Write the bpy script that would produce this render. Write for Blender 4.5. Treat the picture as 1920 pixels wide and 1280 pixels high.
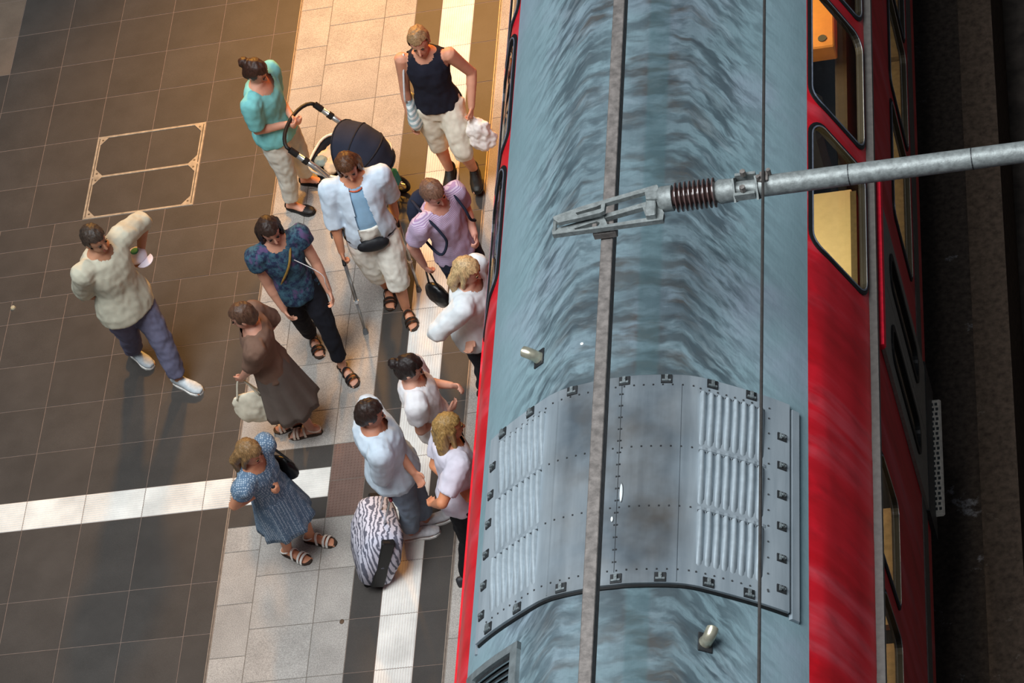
import bpy, bmesh, math, random
import numpy as np
from mathutils import Vector, Matrix, noise
from mathutils.geometry import delaunay_2d_cdt
random.seed(7)
sc = bpy.context.scene
for o in list(bpy.data.objects):
    bpy.data.objects.remove(o)
col = sc.collection

# ------------------------------------------------------------------ camera
FPX = 5628.09                                    # focal length in pixels of the 1920 px frame
RW = np.array([[0.9638114253, 0.0582039820, -0.2601534795],
               [0.1187253341, 0.7800358921, 0.6143682138],
               [0.2386877279, -0.6230219126, 0.7448972177]])   # world -> camera
CAM = np.array([5.5693, -14.53697, 17.38069])
cd = bpy.data.cameras.new('camera')
cd.sensor_width = 36.0
cd.lens = FPX / 1920 * 36
cd.clip_end = 200
co = bpy.data.objects.new('camera', cd)
col.objects.link(co)
mw = Matrix([list(RW.T[i]) + [CAM[i]] for i in range(3)] + [[0, 0, 0, 1]])
co.matrix_world = mw
sc.camera = co

# ------------------------------------------------------------------ world, lamps, exposure
wd = bpy.data.worlds.new('hall')
sc.world = wd
wd.use_nodes = True
wb = wd.node_tree.nodes['Background']
wb.inputs[0].default_value = (0.62, 0.72, 0.85, 1)
wb.inputs[1].default_value = 0.11

def area(name, loc, tgt, sx, sy, power, colr, spread=180):
    l = bpy.data.lights.new(name, 'AREA')
    l.shape = 'RECTANGLE'; l.size = sx; l.size_y = sy
    l.energy = power; l.color = colr; l.spread = math.radians(spread)
    o = bpy.data.objects.new(name, l); col.objects.link(o)
    o.location = loc
    o.rotation_euler = (Vector(tgt) - Vector(loc)).to_track_quat('-Z', 'Y').to_euler()
    return o

def spot(name, loc, tgt, power, colr, ang, blend, rad):
    l = bpy.data.lights.new(name, 'SPOT')
    l.energy = power; l.color = colr; l.spot_size = math.radians(ang); l.spot_blend = blend
    l.shadow_soft_size = rad
    o = bpy.data.objects.new(name, l); col.objects.link(o)
    o.location = loc
    o.rotation_euler = (Vector(tgt) - Vector(loc)).to_track_quat('-Z', 'Y').to_euler()
    return o

# daylight falling through the glazed hall roof, high above the platform
area('skylight_offscreen', (-2.6, -7.5, 25.0), (0.3, -1.5, 0), 13, 13, 7900, (0.93, 0.97, 1.0))
# warm platform downlights under the gallery, further up the platform
spot('platform_lamp_offscreen', (-2.6, 8.2, 5.6), (-1.7, 1.9, 0), 2900, (1.0, 0.45, 0.07), 60, 0.8, 0.35)
spot('platform_lamp_offscreen', (-0.7, 7.6, 5.6), (-0.9, 2.8, 0), 1900, (1.0, 0.45, 0.07), 46, 0.85, 0.3)

vs = sc.view_settings
vs.view_transform = 'Standard'
vs.look = 'None'
vs.exposure = 0.0
vs.gamma = 1.0
vs.use_curve_mapping = False

# ------------------------------------------------------------------ helpers
def ray(px, py):
    d = np.array([px - 960, -(py - 640), -FPX]) @ RW
    return d / np.linalg.norm(d)

def W(px, py, z=0.0):
    """point at height z seen at a photo pixel"""
    d = ray(px, py)
    return CAM + (z - CAM[2]) / d[2] * d

def lin(h):
    if isinstance(h, str):
        h = h.lstrip('#')
        h = [int(h[i:i + 2], 16) / 255 for i in (0, 2, 4)]
    else:
        h = [c / 255 for c in h]
    return tuple((c / 12.92 if c <= .04045 else ((c + .055) / 1.055) ** 2.4) for c in h) + (1,)

class NT:
    def __init__(s, name):
        s.m = bpy.data.materials.new(name); s.m.use_nodes = True
        s.t = s.m.node_tree; s.n = s.t.nodes; s.l = s.t.links
        s.b = s.n['Principled BSDF']
    def add(s, typ, **k):
        n = s.n.new(typ)
        for a, v in k.items():
            if a.startswith('_'):
                n.inputs[a[1:].replace('_', ' ')].default_value = v
            else:
                setattr(n, a, v)
        return n
    def math(s, op, a, b=None, clamp=False):
        n = s.n.new('ShaderNodeMath'); n.operation = op; n.use_clamp = clamp
        for i, v in enumerate((a, b)):
            if v is None: continue
            if isinstance(v, (int, float)): n.inputs[i].default_value = v
            else: s.l.new(v, n.inputs[i])
        return n.outputs[0]
    def ramp(s, fac, stops):
        n = s.n.new('ShaderNodeValToRGB')
        e = n.color_ramp.elements
        while len(e) < len(stops): e.new(.5)
        for i, (p, c) in enumerate(stops):
            e[i].position = p; e[i].color = c if len(c) == 4 else tuple(c) + (1,)
        s.l.new(fac, n.inputs[0]); return n.outputs[0]
    def mix(s, fac, a, b, mode='MIX'):
        n = s.n.new('ShaderNodeMix'); n.data_type = 'RGBA'; n.blend_type = mode
        for i, v in ((0, fac), (6, a), (7, b)):
            if isinstance(v, (int, float)): n.inputs[i].default_value = v
            elif isinstance(v, tuple): n.inputs[i].default_value = v
            else: s.l.new(v, n.inputs[i])
        return n.outputs[2]
    def coord(s, kind='Object', scale=None):
        c = s.n.new('ShaderNodeTexCoord').outputs[kind]
        if scale is not None:
            m = s.n.new('ShaderNodeMapping'); m.inputs['Scale'].default_value = scale
            s.l.new(c, m.inputs[0]); return m.outputs[0]
        return c
    def noise(s, vec, scale, detail=4, rough=.55):
        n = s.n.new('ShaderNodeTexNoise'); n.inputs['Scale'].default_value = scale
        n.inputs['Detail'].default_value = detail; n.inputs['Roughness'].default_value = rough
        s.l.new(vec, n.inputs['Vector']); return n.outputs[0]
    def bump(s, h, strength, dist=.01):
        n = s.n.new('ShaderNodeBump'); n.inputs['Strength'].default_value = strength
        n.inputs['Distance'].default_value = dist
        s.l.new(h, n.inputs['Height']); s.l.new(n.outputs[0], s.b.inputs['Normal'])
    def out(s, colr=None, rough=None, metal=None, spec=None):
        for k, v in (('Base Color', colr), ('Roughness', rough), ('Metallic', metal), ('Specular IOR Level', spec)):
            if v is None: continue
            if isinstance(v, (int, float, tuple)): s.b.inputs[k].default_value = v
            else: s.l.new(v, s.b.inputs[k])
        return s.m

def scl(c, k):
    return tuple(min(1, x * k) for x in c[:3]) + (1,)

MATS = {}
def mat(name, c, rough=.6, metal=0., var=.18, scale=25., bump=0., bscale=120., rand=0., spec=.4, detail=5):
    if name in MATS: return MATS[name]
    t = NT(name); c = lin(c)
    v = t.coord('Object')
    f = t.noise(v, scale, detail)
    cc = t.ramp(f, [(.3, scl(c, 1 - var)), (.7, scl(c, 1 + var))])
    if rand:
        r = t.n.new('ShaderNodeObjectInfo').outputs['Random']
        cc = t.mix(1.0, cc, t.ramp(r, [(0, (1 - rand,) * 3), (1, (1.,) * 3)]), 'MULTIPLY')
    if bump:
        t.bump(t.noise(v, bscale, 6), bump, .004)
    MATS[name] = t.out(cc, rough, metal, spec)
    return MATS[name]

def cloth(name, c, c2=None, kind=None, scale=60., rough=.9):
    """woven cloth; kind: stripe / dots / mottle / zebra"""
    if name in MATS: return MATS[name]
    t = NT(name); c = lin(c); c2 = lin(c2) if c2 else scl(c, .75)
    v = t.coord('Object')
    if kind == 'stripe':
        w = t.n.new('ShaderNodeTexWave'); w.bands_direction = 'Z'; w.inputs['Scale'].default_value = scale
        w.inputs['Distortion'].default_value = .6
        t.l.new(v, w.inputs['Vector'])
        cc = t.ramp(w.outputs[1], [(.4, c2), (.6, c)])
    elif kind == 'dots':
        w = t.n.new('ShaderNodeTexVoronoi'); w.inputs['Scale'].default_value = scale
        w.inputs['Randomness'].default_value = .25
        t.l.new(v, w.inputs['Vector'])
        cc = t.ramp(w.outputs[0], [(.32, c2), (.42, c)])
    elif kind == 'mottle':
        f = t.noise(v, scale, 5, .7)
        f2 = t.noise(t.coord('Object', (1, 1, .4)), scale * .7, 3)
        a = t.ramp(f, [(.42, c), (.58, c2)])
        cc = t.mix(t.ramp(f2, [(.55, (0, 0, 0)), (.65, (1, 1, 1))]), a, lin('#5b4a6e'))
    elif kind == 'zebra':
        w = t.n.new('ShaderNodeTexWave'); w.inputs['Scale'].default_value = scale
        w.inputs['Distortion'].default_value = 9; w.inputs['Detail'].default_value = 3
        w.inputs['Detail Scale'].default_value = 1.6
        t.l.new(t.coord('Object', (1, 1, .25)), w.inputs['Vector'])
        cc = t.ramp(w.outputs[1], [(.25, c2), (.55, c)])
    else:
        f = t.noise(v, 9, 4)
        cc = t.ramp(f, [(.3, scl(c, .88)), (.7, scl(c, 1.08))])
    t.bump(t.noise(v, 160, 3), .25, .003)
    MATS[name] = t.out(cc, rough, 0., .2)
    return MATS[name]

OFF = {}
def obj(name, me, parent=None):
    o = bpy.data.objects.new(name, me); col.objects.link(o)
    if parent is not None:
        o.parent = parent
    OFF[o] = OFF.get(parent, np.zeros(3))
    return o

def tag(o, label=None, cat=None, group=None, kind=None):
    if label: o['label'] = label
    if cat: o['category'] = cat
    if group: o['group'] = group
    if kind: o['kind'] = kind
    return o

def thing(name, loc, label, cat, group=None):
    o = bpy.data.objects.new(name, None); col.objects.link(o)
    o.location = [float(v) for v in loc]; OFF[o] = np.array(loc, float)
    o.empty_display_size = .1
    return tag(o, label, cat, group)

class MB:
    """collects pieces in world coordinates, then builds one mesh object"""
    def __init__(s): s.v = []; s.f = []
    def raw(s, vs, fs):
        b = len(s.v); s.v += [tuple(float(c) for c in p) for p in vs]
        s.f += [tuple(i + b for i in f) for f in fs]; return s
    def box(s, c, size, ax=None):
        c = np.array(c, float); h = np.array(size, float) / 2
        A = np.eye(3) if ax is None else np.array(ax, float)
        vs = [c + A[0] * h[0] * i + A[1] * h[1] * j + A[2] * h[2] * k for i in (-1, 1) for j in (-1, 1) for k in (-1, 1)]
        return s.raw(vs, [(0, 1, 3, 2), (4, 6, 7, 5), (0, 4, 5, 1), (2, 3, 7, 6), (0, 2, 6, 4), (1, 5, 7, 3)])
    def bbox(s, x0, x1, y0, y1, z0, z1):
        return s.box(((x0 + x1) / 2, (y0 + y1) / 2, (z0 + z1) / 2), (x1 - x0, y1 - y0, z1 - z0))
    def loft(s, rings, cap=True):
        """rings: list of equal-length point loops"""
        n = len(rings[0]); b = []
        for r in rings: b += list(r)
        fs = []
        for i in range(len(rings) - 1):
            for j in range(n):
                k = (j + 1) % n
                fs.append((i * n + j, i * n + k, (i + 1) * n + k, (i + 1) * n + j))
        if cap:
            fs.append(tuple(range(n - 1, -1, -1))); m = (len(rings) - 1) * n
            fs.append(tuple(m + j for j in range(n)))
        return s.raw(b, fs)
    def tube(s, pts, rad, n=10, cap=True):
        pts = [np.array(p, float) for p in pts]
        if isinstance(rad, (int, float)): rad = [rad] * len(pts)
        rings = []; u = None
        for i, p in enumerate(pts):
            d = pts[min(i + 1, len(pts) - 1)] - pts[max(i - 1, 0)]
            d = d / (np.linalg.norm(d) + 1e-12)
            if u is None:
                u = np.cross(d, (0, 0, 1) if abs(d[2]) < .9 else (1, 0, 0))
            u = u - d * (u @ d); u = u / (np.linalg.norm(u) + 1e-12); w = np.cross(d, u)
            rings.append([p + rad[i] * (math.cos(a) * u + math.sin(a) * w) for a in np.linspace(0, 2 * math.pi, n, endpoint=False)])
        return s.loft(rings, cap)
    def capsule(s, p0, p1, r0, r1, n=10):
        p0 = np.array(p0, float); p1 = np.array(p1, float); d = p1 - p0; L = np.linalg.norm(d) + 1e-9; d = d / L
        P = []; Rr = []
        for a in (80, 50, 20):
            P.append(p0 - d * r0 * math.sin(math.radians(a))); Rr.append(r0 * math.cos(math.radians(a)))
        for a in (20, 50, 80):
            P.append(p1 + d * r1 * math.sin(math.radians(a))); Rr.append(r1 * math.cos(math.radians(a)))
        return s.tube(P, Rr, n)
    def ell(s, c, u, v, w, n=14, m=9):
        """ellipsoid with half axes u,v,w (vectors)"""
        c, u, v, w = (np.array(q, float) for q in (c, u, v, w)); rings = []
        for a in np.linspace(-88, 88, m):
            a = math.radians(a)
            rings.append([c + w * math.sin(a) + math.cos(a) * (u * math.cos(t) + v * math.sin(t)) for t in np.linspace(0, 2 * math.pi, n, endpoint=False)])
        return s.loft(rings)
    def prism(s, poly, d):
        """closed polygon (3D points) extruded by vector d"""
        n = len(poly); d = np.array(d, float)
        vs = [np.array(p, float) for p in poly] + [np.array(p, float) + d for p in poly]
        return s.raw(vs, [tuple(range(n - 1, -1, -1)), tuple(range(n, 2 * n))] + [(i, (i + 1) % n, n + (i + 1) % n, n + i) for i in range(n)])
    def mesh(s, name, off=(0, 0, 0), smooth=False):
        me = bpy.data.meshes.new(name)
        off = np.array(off, float)
        me.from_pydata([tuple(np.array(p) - off) for p in s.v], [], s.f)
        me.update()
        if smooth:
            me.polygons.foreach_set('use_smooth', [True] * len(me.polygons))
        return me
    def build(s, name, m, parent=None, smooth=False, bevel=0., fix=True):
        off = OFF.get(parent, np.zeros(3))
        me = s.mesh(name, off, smooth)
        if fix or bevel:
            bm = bmesh.new(); bm.from_mesh(me)
            bmesh.ops.recalc_face_normals(bm, faces=bm.faces)
            if bevel:
                bmesh.ops.bevel(bm, geom=list(bm.edges), offset=bevel, segments=1, affect='EDGES', clamp_overlap=True)
            bm.to_mesh(me); bm.free()
        if m: me.materials.append(m)
        return obj(name, me, parent)

def smooth_angle(o, deg=40):
    me = o.data
    me.polygons.foreach_set('use_smooth', [True] * len(me.polygons))
    bm = bmesh.new(); bm.from_mesh(me)
    for e in bm.edges:
        if len(e.link_faces) == 2 and e.calc_face_angle(0) > math.radians(deg): e.smooth = False
    bm.to_mesh(me); bm.free()

# ------------------------------------------------------------------ surface materials
def tile_mat(name, c, speck, var, rough=.5, bump=.15, rand=.12, sscale=260., patch=.25):
    t = NT(name); c = lin(c); v = t.coord('Object')
    rnd = t.n.new('ShaderNodeObjectInfo').outputs['Random']
    m = t.n.new('ShaderNodeMapping'); t.l.new(v, m.inputs[0])
    cmb = t.n.new('ShaderNodeCombineXYZ')
    for i in range(3): t.l.new(t.math('MULTIPLY', rnd, 37. + 11 * i), cmb.inputs[i])
    t.l.new(cmb.outputs[0], m.inputs['Location']); v = m.outputs[0]
    f = t.noise(v, sscale, 3, .7)
    a = t.ramp(f, [(.38, scl(c, 1 - speck)), (.62, scl(c, 1 + speck))])
    g = t.noise(v, 3.5, 4)
    a = t.mix(1., a, t.ramp(g, [(.3, (1 - patch,) * 3), (.7, (1.,) * 3)]), 'MULTIPLY')
    a = t.mix(1., a, t.ramp(rnd, [(0, (1 - rand,) * 3), (1, (1.,) * 3)]), 'MULTIPLY')
    t.bump(f, bump, .002)
    return t.out(a, rough, 0., .35)
M_DARK = tile_mat('dark_granite', '#47433f', .16, .1, .55)
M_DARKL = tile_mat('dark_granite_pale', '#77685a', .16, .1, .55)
M_PAVE = tile_mat('speckled_concrete_paver', '#aaa59e', .24, .1, .8, .3, .07, 130.)
M_WHITE = tile_mat('white_guidance_concrete', '#efece4', .05, .1, .7, .1, .06, 160., .3)
M_BROWN = tile_mat('brown_studded_concrete', '#7d655b', .12, .1, .8)
M_GROUT = mat('pale_grout', '#77685f', .9)
M_BED = mat('grey_joint_mortar', '#6d675f', .9)
M_RAIL = mat('joint_metal', '#8a7d70', .5, .3)
M_PIT = mat('sooty_shaded_concrete', '#3c3530', .9, 0, .5, 6)  # soot tone, deepened so the colour also carries the trench's shade

# ------------------------------------------------------------------ setting: platform
XE = .55                                           # platform edge
fl = MB(); fl.bbox(-9, XE, -9, 12, -.95, -.0022)
floor = fl.build('floor', M_GROUT); tag(floor, kind='structure')
fb = MB(); fb.bbox(-2.168, -1.094, -9, 12, -.03, -.0018); fb.bbox(-.325, XE, -9, 12, -.03, -.0018)
fb.build('paver_bed', M_BED, floor)

TM = {}
def tile_mesh(w, h, m, kind):
    key = (round(w, 3), round(h, 3), m.name, kind)
    if key in TM: return TM[key]
    g = .0026; a, b = w / 2 - g, h / 2 - g; c = .0015
    q = MB()
    if kind in ('ribx', 'riby'):                    # ribbed guidance slab
        L, wd_ = (b, a) if kind == 'riby' else (a, b)
        nr = max(6, int(round(2 * wd_ / .0205))); P = []
        for i in range(nr):
            x0 = -wd_ + 2 * wd_ * i / nr; dx = 2 * wd_ / nr
            P += [(x0, -.0012), (x0 + dx * .18, .003), (x0 + dx * .62, .003), (x0 + dx * .8, -.0012)]
        P.append((wd_, -.0012)); P.append((wd_, -.035)); P.insert(0, (-wd_, -.035))
        mk = (lambda u, l, z: (u, l, z)) if kind == 'riby' else (lambda u, l, z: (l, u, z))
        q.loft([[mk(u, -L, z) for u, z in P], [mk(u, L, z) for u, z in P]])
    elif kind == 'stud':
        q.loft([[(-a, -b, -.03), (a, -b, -.03), (a, b, -.03), (-a, b, -.03)], [(-a, -b, -.001), (a, -b, -.001), (a, b, -.001), (-a, b, -.001)]])
        nx, ny = int(2 * a / .026), int(2 * b / .026)
        for i in range(nx):
            for j in range(ny):
                x = -a + (i + .5) * 2 * a / nx; y = -b + (j + .5) * 2 * b / ny; r = .0095
                q.loft([[(x - r, y - r, -.001), (x + r, y - r, -.001), (x + r, y + r, -.001), (x - r, y + r, -.001)],
                        [(x - r * .5, y - r * .5, .004), (x + r * .5, y - r * .5, .004), (x + r * .5, y + r * .5, .004), (x - r * .5, y + r * .5, .004)]])
    else:
        R_ = lambda x, y, z: [(-x, -y, z), (x, -y, z), (x, y, z), (-x, y, z)]
        q.loft([R_(a, b, -.03), R_(a, b, -c), R_(a - c, b - c, 0)])
    me = q.mesh('tile'); bm = bmesh.new(); bm.from_mesh(me)
    bmesh.ops.recalc_face_normals(bm, faces=bm.faces); bm.to_mesh(me); bm.free()
    me.materials.append(m); TM[key] = me
    return me

def tile(name, x0, x1, y0, y1, m, kind='flat', parent=None, dz=0.):
    o = obj(name, tile_mesh(x1 - x0, y1 - y0, m, kind), parent or floor)
    off = OFF.get(parent, np.zeros(3)) if parent else np.zeros(3)
    o.location = ((x0 + x1) / 2 - off[0], (y0 + y1) / 2 - off[1], random.uniform(-.0006, .0006) + dz - off[2])
    return o

XM, XR = -2.168, -.325                              # the two metal joint lines
colsN = [XM, -2.396] + [-2.396 - .5 * k for k in range(1, 9)]
colsO = [XM] + [-2.646 - .5 * k for k in range(0, 8)]
rowsU = [1.9125 + .474 * k for k in range(0, 9)]
bands = [(1.6575, 1.9125, 1), (1.381, 1.6575, 1), (1.1, 1.381, 1), (.844, 1.1, 0), (.378, .844, 0), (-.0875, .378, 0),
         (-.553, -.0875, 0), (-1.019, -.553, 0), (-1.981, -1.30, 0)] + [(-1.981 - .47 * (k + 1), -1.981 - .47 * k, 0) for k in range(4)]
bands += [(a, b, 0) for a, b in zip(rowsU, rowsU[1:])]
HX0, HX1, HY0, HY1 = -3.896, -2.896, 1.9125, 2.8605
for y0, y1, o_ in bands:
    cs = colsO if o_ else colsN
    for a, b in zip(cs[1:], cs):
        if a >= HX0 - .01 and b <= HX1 + .01 and y0 >= HY0 - .01 and y1 <= HY1 + .01: continue
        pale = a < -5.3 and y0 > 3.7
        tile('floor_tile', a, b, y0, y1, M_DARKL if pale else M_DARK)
# white guidance band across, with its dark borders
xs = [-1.376, -1.87, XM] + [-2.396 - .5 * k for k in range(0, 9)]
for a, b in zip(xs[1:], xs):
    tile('guidance_slab', a, b, -1.30, -1.019, M_WHITE, 'ribx')
for a, b in ((XM, -1.772), (-1.772, -1.376)):
    tile('floor_tile', a, b, -1.019, -.805, M_DARK); tile('floor_tile', a, b, -1.50, -1.30, M_DARK)
tile('studded_slab', -1.376, -1.094, -1.155, -.805, M_BROWN, 'stud'); tile('studded_slab', -1.376, -1.094, -1.50, -1.155, M_BROWN, 'stud')
# light pavers
rP = [1.9125 + .474 * k for k in range(8, -6, -1)] + [-.805]
rPo = [rP[0]] + [1.9125 + .237 + .474 * k for k in range(7, -6, -1)] + [-.805]
rL = [-1.50, -1.976, -2.45, -2.92, -3.39, -3.86]
rLo = [-1.50, -1.73, -2.21, -2.68, -3.16, -3.63, -3.86]
for (x0, x1), U, L in (((XM, -1.876), rPo, rLo), ((-1.876, -1.376), rP, rL), ((-1.376, -1.094), rP, rL)):
    for rr in (U, L):
        for a, b in zip(rr, rr[1:]): tile('paver', x0, x1, b, a, M_PAVE)
# dark-white-dark strip along the platform edge
rS = [1.9125 + .474 * k for k in range(8, 0, -1)] + [1.9125 - .4875 * k for k in range(0, 8)] + rL[1:]
for a, b in zip(rS, rS[1:]):
    tile('floor_tile', -1.094, -.858, b, a, M_DARK)
    tile('guidance_slab', -.858, -.565, b, a, M_WHITE, 'riby')
    tile('floor_tile', -.565, XR, b, a, M_DARK)
ye = 5.5
while ye > -4.2:
    tile('edge_slab', XR, XE, ye - 1.026, ye, M_PAVE); ye -= 1.026
for x in (XM, XR):
    q = MB()
    q.bbox(x - .013, x - .004, -8, 10, -.02, .002); q.bbox(x + .004, x + .010, -8, 10, -.02, .0012)
    q.build('joint_strip', M_RAIL, floor)

# paving beyond the built tiles
def far_mat():
    t = NT('distant_dark_tiles'); b = t.n.new('ShaderNodeTexBrick'); b.offset = 0
    m = t.n.new('ShaderNodeMapping'); m.inputs['Location'].default_value = (.396, -.018, 0)
    t.l.new(t.coord('Object'), m.inputs[0]); t.l.new(m.outputs[0], b.inputs['Vector'])
    for k_, v_ in (('Scale', 1.), ('Brick Width', .5), ('Row Height', .474), ('Mortar Size', .004)): b.inputs[k_].default_value = v_
    b.inputs['Color1'].default_value = lin('#45413d'); b.inputs['Color2'].default_value = lin('#3f3b37'); b.inputs['Mortar'].default_value = lin('#77685f')
    return t.out(b.outputs[0], .55)
fm = far_mat()
for x0, x1, y0, y1 in ((-9, -6.397, -9, 12), (-6.396, XM, 5.706, 12), (-6.396, XM, -9, -3.862), (-1.094, XR, 5.706, 12), (-1.094, XR, -9, -3.862)):
    MB().bbox(x0, x1, y0, y1, -.03, -.0006).build('outer_paving', fm, floor)
for x0, x1 in ((XM, -1.094),):
    for y0, y1 in ((5.706, 12), (-9, -3.862)): MB().bbox(x0, x1, y0, y1, -.03, -.0006).build('outer_paving', M_PAVE, floor)
for y0, y1 in ((5.501, 12), (-9, -4.76)): MB().bbox(XR, XE, y0, y1, -.03, -.0006).build('outer_paving', M_PAVE, floor)

# access cover let into the floor
hc = thing('access_cover', ((HX0 + HX1) / 2, (HY0 + HY1) / 2, 0), 'double metal-framed access cover inset with dark floor tiles', 'floor hatch')
ym = (HY0 + HY1) / 2; xm_ = (HX0 + HX1) / 2
M_BRASS = mat('worn_brass_grey', '#a39a8b', .5, .35, .25, 18, .2)
for a, b in ((HX0 + .012, xm_), (xm_, HX1 - .012)):
    for c, d in ((HY0 + .012, ym), (ym, HY1 - .012)):
        tile('inset_tile', a, b, c, d, M_DARK, 'flat', hc)
for y, w in ((HY0 + .012, .020), (HY1 - .012, .022), (ym, .022)):
    MB().bbox(HX0, HX1, y - w / 2, y + w / 2, -.02, .004).build('frame_bar', M_BRASS, hc, bevel=.0015)
for x, s in ((HX0 + .009, 1), (HX1 - .009, -1)):
    MB().bbox(x - .009, x + .009, HY0, HY1, -.02, .0045).build('frame_bar', M_BRASS, hc, bevel=.0015)
    MB().bbox(x + s * .022 - .006, x + s * .022 + .006, HY0 + .02, HY1 - .02, -.02, .0035).build('frame_bar', M_BRASS, hc)
    for y, sy in ((HY0 + .012, (1,)), (HY1 - .012, (-1,)), (ym, (1, -1))):
        for t_ in sy:
            pl = MB().prism([(x + s * .02, y, -.01), (x + s * .105, y, -.01), (x + s * .02, y + t_ * .10, -.01)], (0, 0, .0148)).build('corner_plate', M_BRASS, hc)
            MB().tube([(x + s * .045, y + t_ * .038, .003), (x + s * .045, y + t_ * .038, .0056)], .010, 10).build('screw_head', mat('dull_steel', '#6d675e', .5, .7), pl)

# ------------------------------------------------------------------ setting: track trench
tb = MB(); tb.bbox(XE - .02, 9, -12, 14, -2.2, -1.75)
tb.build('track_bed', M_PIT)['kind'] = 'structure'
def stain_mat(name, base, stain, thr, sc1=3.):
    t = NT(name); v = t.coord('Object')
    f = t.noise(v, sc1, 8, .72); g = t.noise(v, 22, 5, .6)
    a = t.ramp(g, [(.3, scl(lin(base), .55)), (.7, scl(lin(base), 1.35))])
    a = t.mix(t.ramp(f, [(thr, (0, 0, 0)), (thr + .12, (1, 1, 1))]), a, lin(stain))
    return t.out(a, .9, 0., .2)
MB().bbox(3.0, 3.48, -12, 14, -1.9, -.78).build('trim_1', stain_mat('lime_stained_concrete', '#433a34', '#a3a3a8', .60))['kind'] = 'structure'  # both ledge bases hold some trench shade in their dark colour
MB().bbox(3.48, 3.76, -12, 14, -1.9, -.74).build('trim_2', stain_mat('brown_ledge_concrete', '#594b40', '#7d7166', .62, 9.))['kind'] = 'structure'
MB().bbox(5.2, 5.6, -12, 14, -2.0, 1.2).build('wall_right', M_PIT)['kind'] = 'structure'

# ------------------------------------------------------------------ train
CX = 1.95
HALF = [(0, 3.893), (.1, 3.892), (.3, 3.86), (.42, 3.82), (.55, 3.735), (.75, 3.585), (.9, 3.45), (1.0, 3.335), (1.076, 3.233), (1.15, 3.062),
        (1.197, 2.937), (1.231, 2.829), (1.261, 2.733), (1.276, 2.676), (1.305, 2.53), (1.31, 2.3), (1.31, .42)]
def catmull(P, k):
    P = [np.array(p, float) for p in P]; Q = []
    for i in range(len(P) - 1):
        p0 = P[i - 1] if i else 2 * P[0] - P[1]; p1, p2 = P[i], P[i + 1]
        p3 = P[i + 2] if i + 2 < len(P) else 2 * P[-1] - P[-2]
        for t in np.arange(k) / k:
            Q.append(.5 * (2 * p1 + (p2 - p0) * t + (2 * p0 - 5 * p1 + 4 * p2 - p3) * t * t + (3 * p1 - p0 - 3 * p2 + p3) * t ** 3))
    Q.append(P[-1]); return Q
hp = [np.array((-h, z)) for h, z in HALF[7:0:-1]] + [np.array(p) for p in HALF[:8]]
ROOFP = catmull(hp, 4)                              # (h, z) from left edge to right edge
SIDEP = catmull([np.array(p) for p in HALF[7:15]], 5) + [np.array((1.31, 2.3)), np.array((1.31, .42))]
SIDES = np.r_[0, np.cumsum([np.linalg.norm(b - a) for a, b in zip(SIDEP, SIDEP[1:])])]
def side_pt(s, out=0.):
    s = min(max(s, 0), SIDES[-1] - 1e-6)
    i = min(int(np.searchsorted(SIDES, s, 'right')) - 1, len(SIDES) - 2); t = (s - SIDES[i]) / (SIDES[i + 1] - SIDES[i])
    p = SIDEP[i] * (1 - t) + SIDEP[i + 1] * t; d = SIDEP[i + 1] - SIDEP[i]; d = d / np.linalg.norm(d)
    n = np.array((-d[1], d[0]))
    return p + n * out
def s_of_z(z):
    zs = np.array([p[1] for p in SIDEP]); return float(np.interp(-z, -zs, SIDES))
def roof_pt(h, out=0.):
    hs = np.array([p[0] for p in ROOFP]); zs = np.array([p[1] for p in ROOFP])
    z = float(np.interp(h, hs, zs)); e = .02
    dz = (float(np.interp(h + e, hs, zs)) - float(np.interp(h - e, hs, zs))) / (2 * e)
    n = np.array((-dz, 1)) / math.hypot(dz, 1)
    return np.array((h, z)) + n * out

YA, YB = -9.0, 8.0
train = thing('train_carriage', (CX, 0, 0), 'red double-deck train carriage with grimy blue-grey roof beside the platform', 'train')

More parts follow.
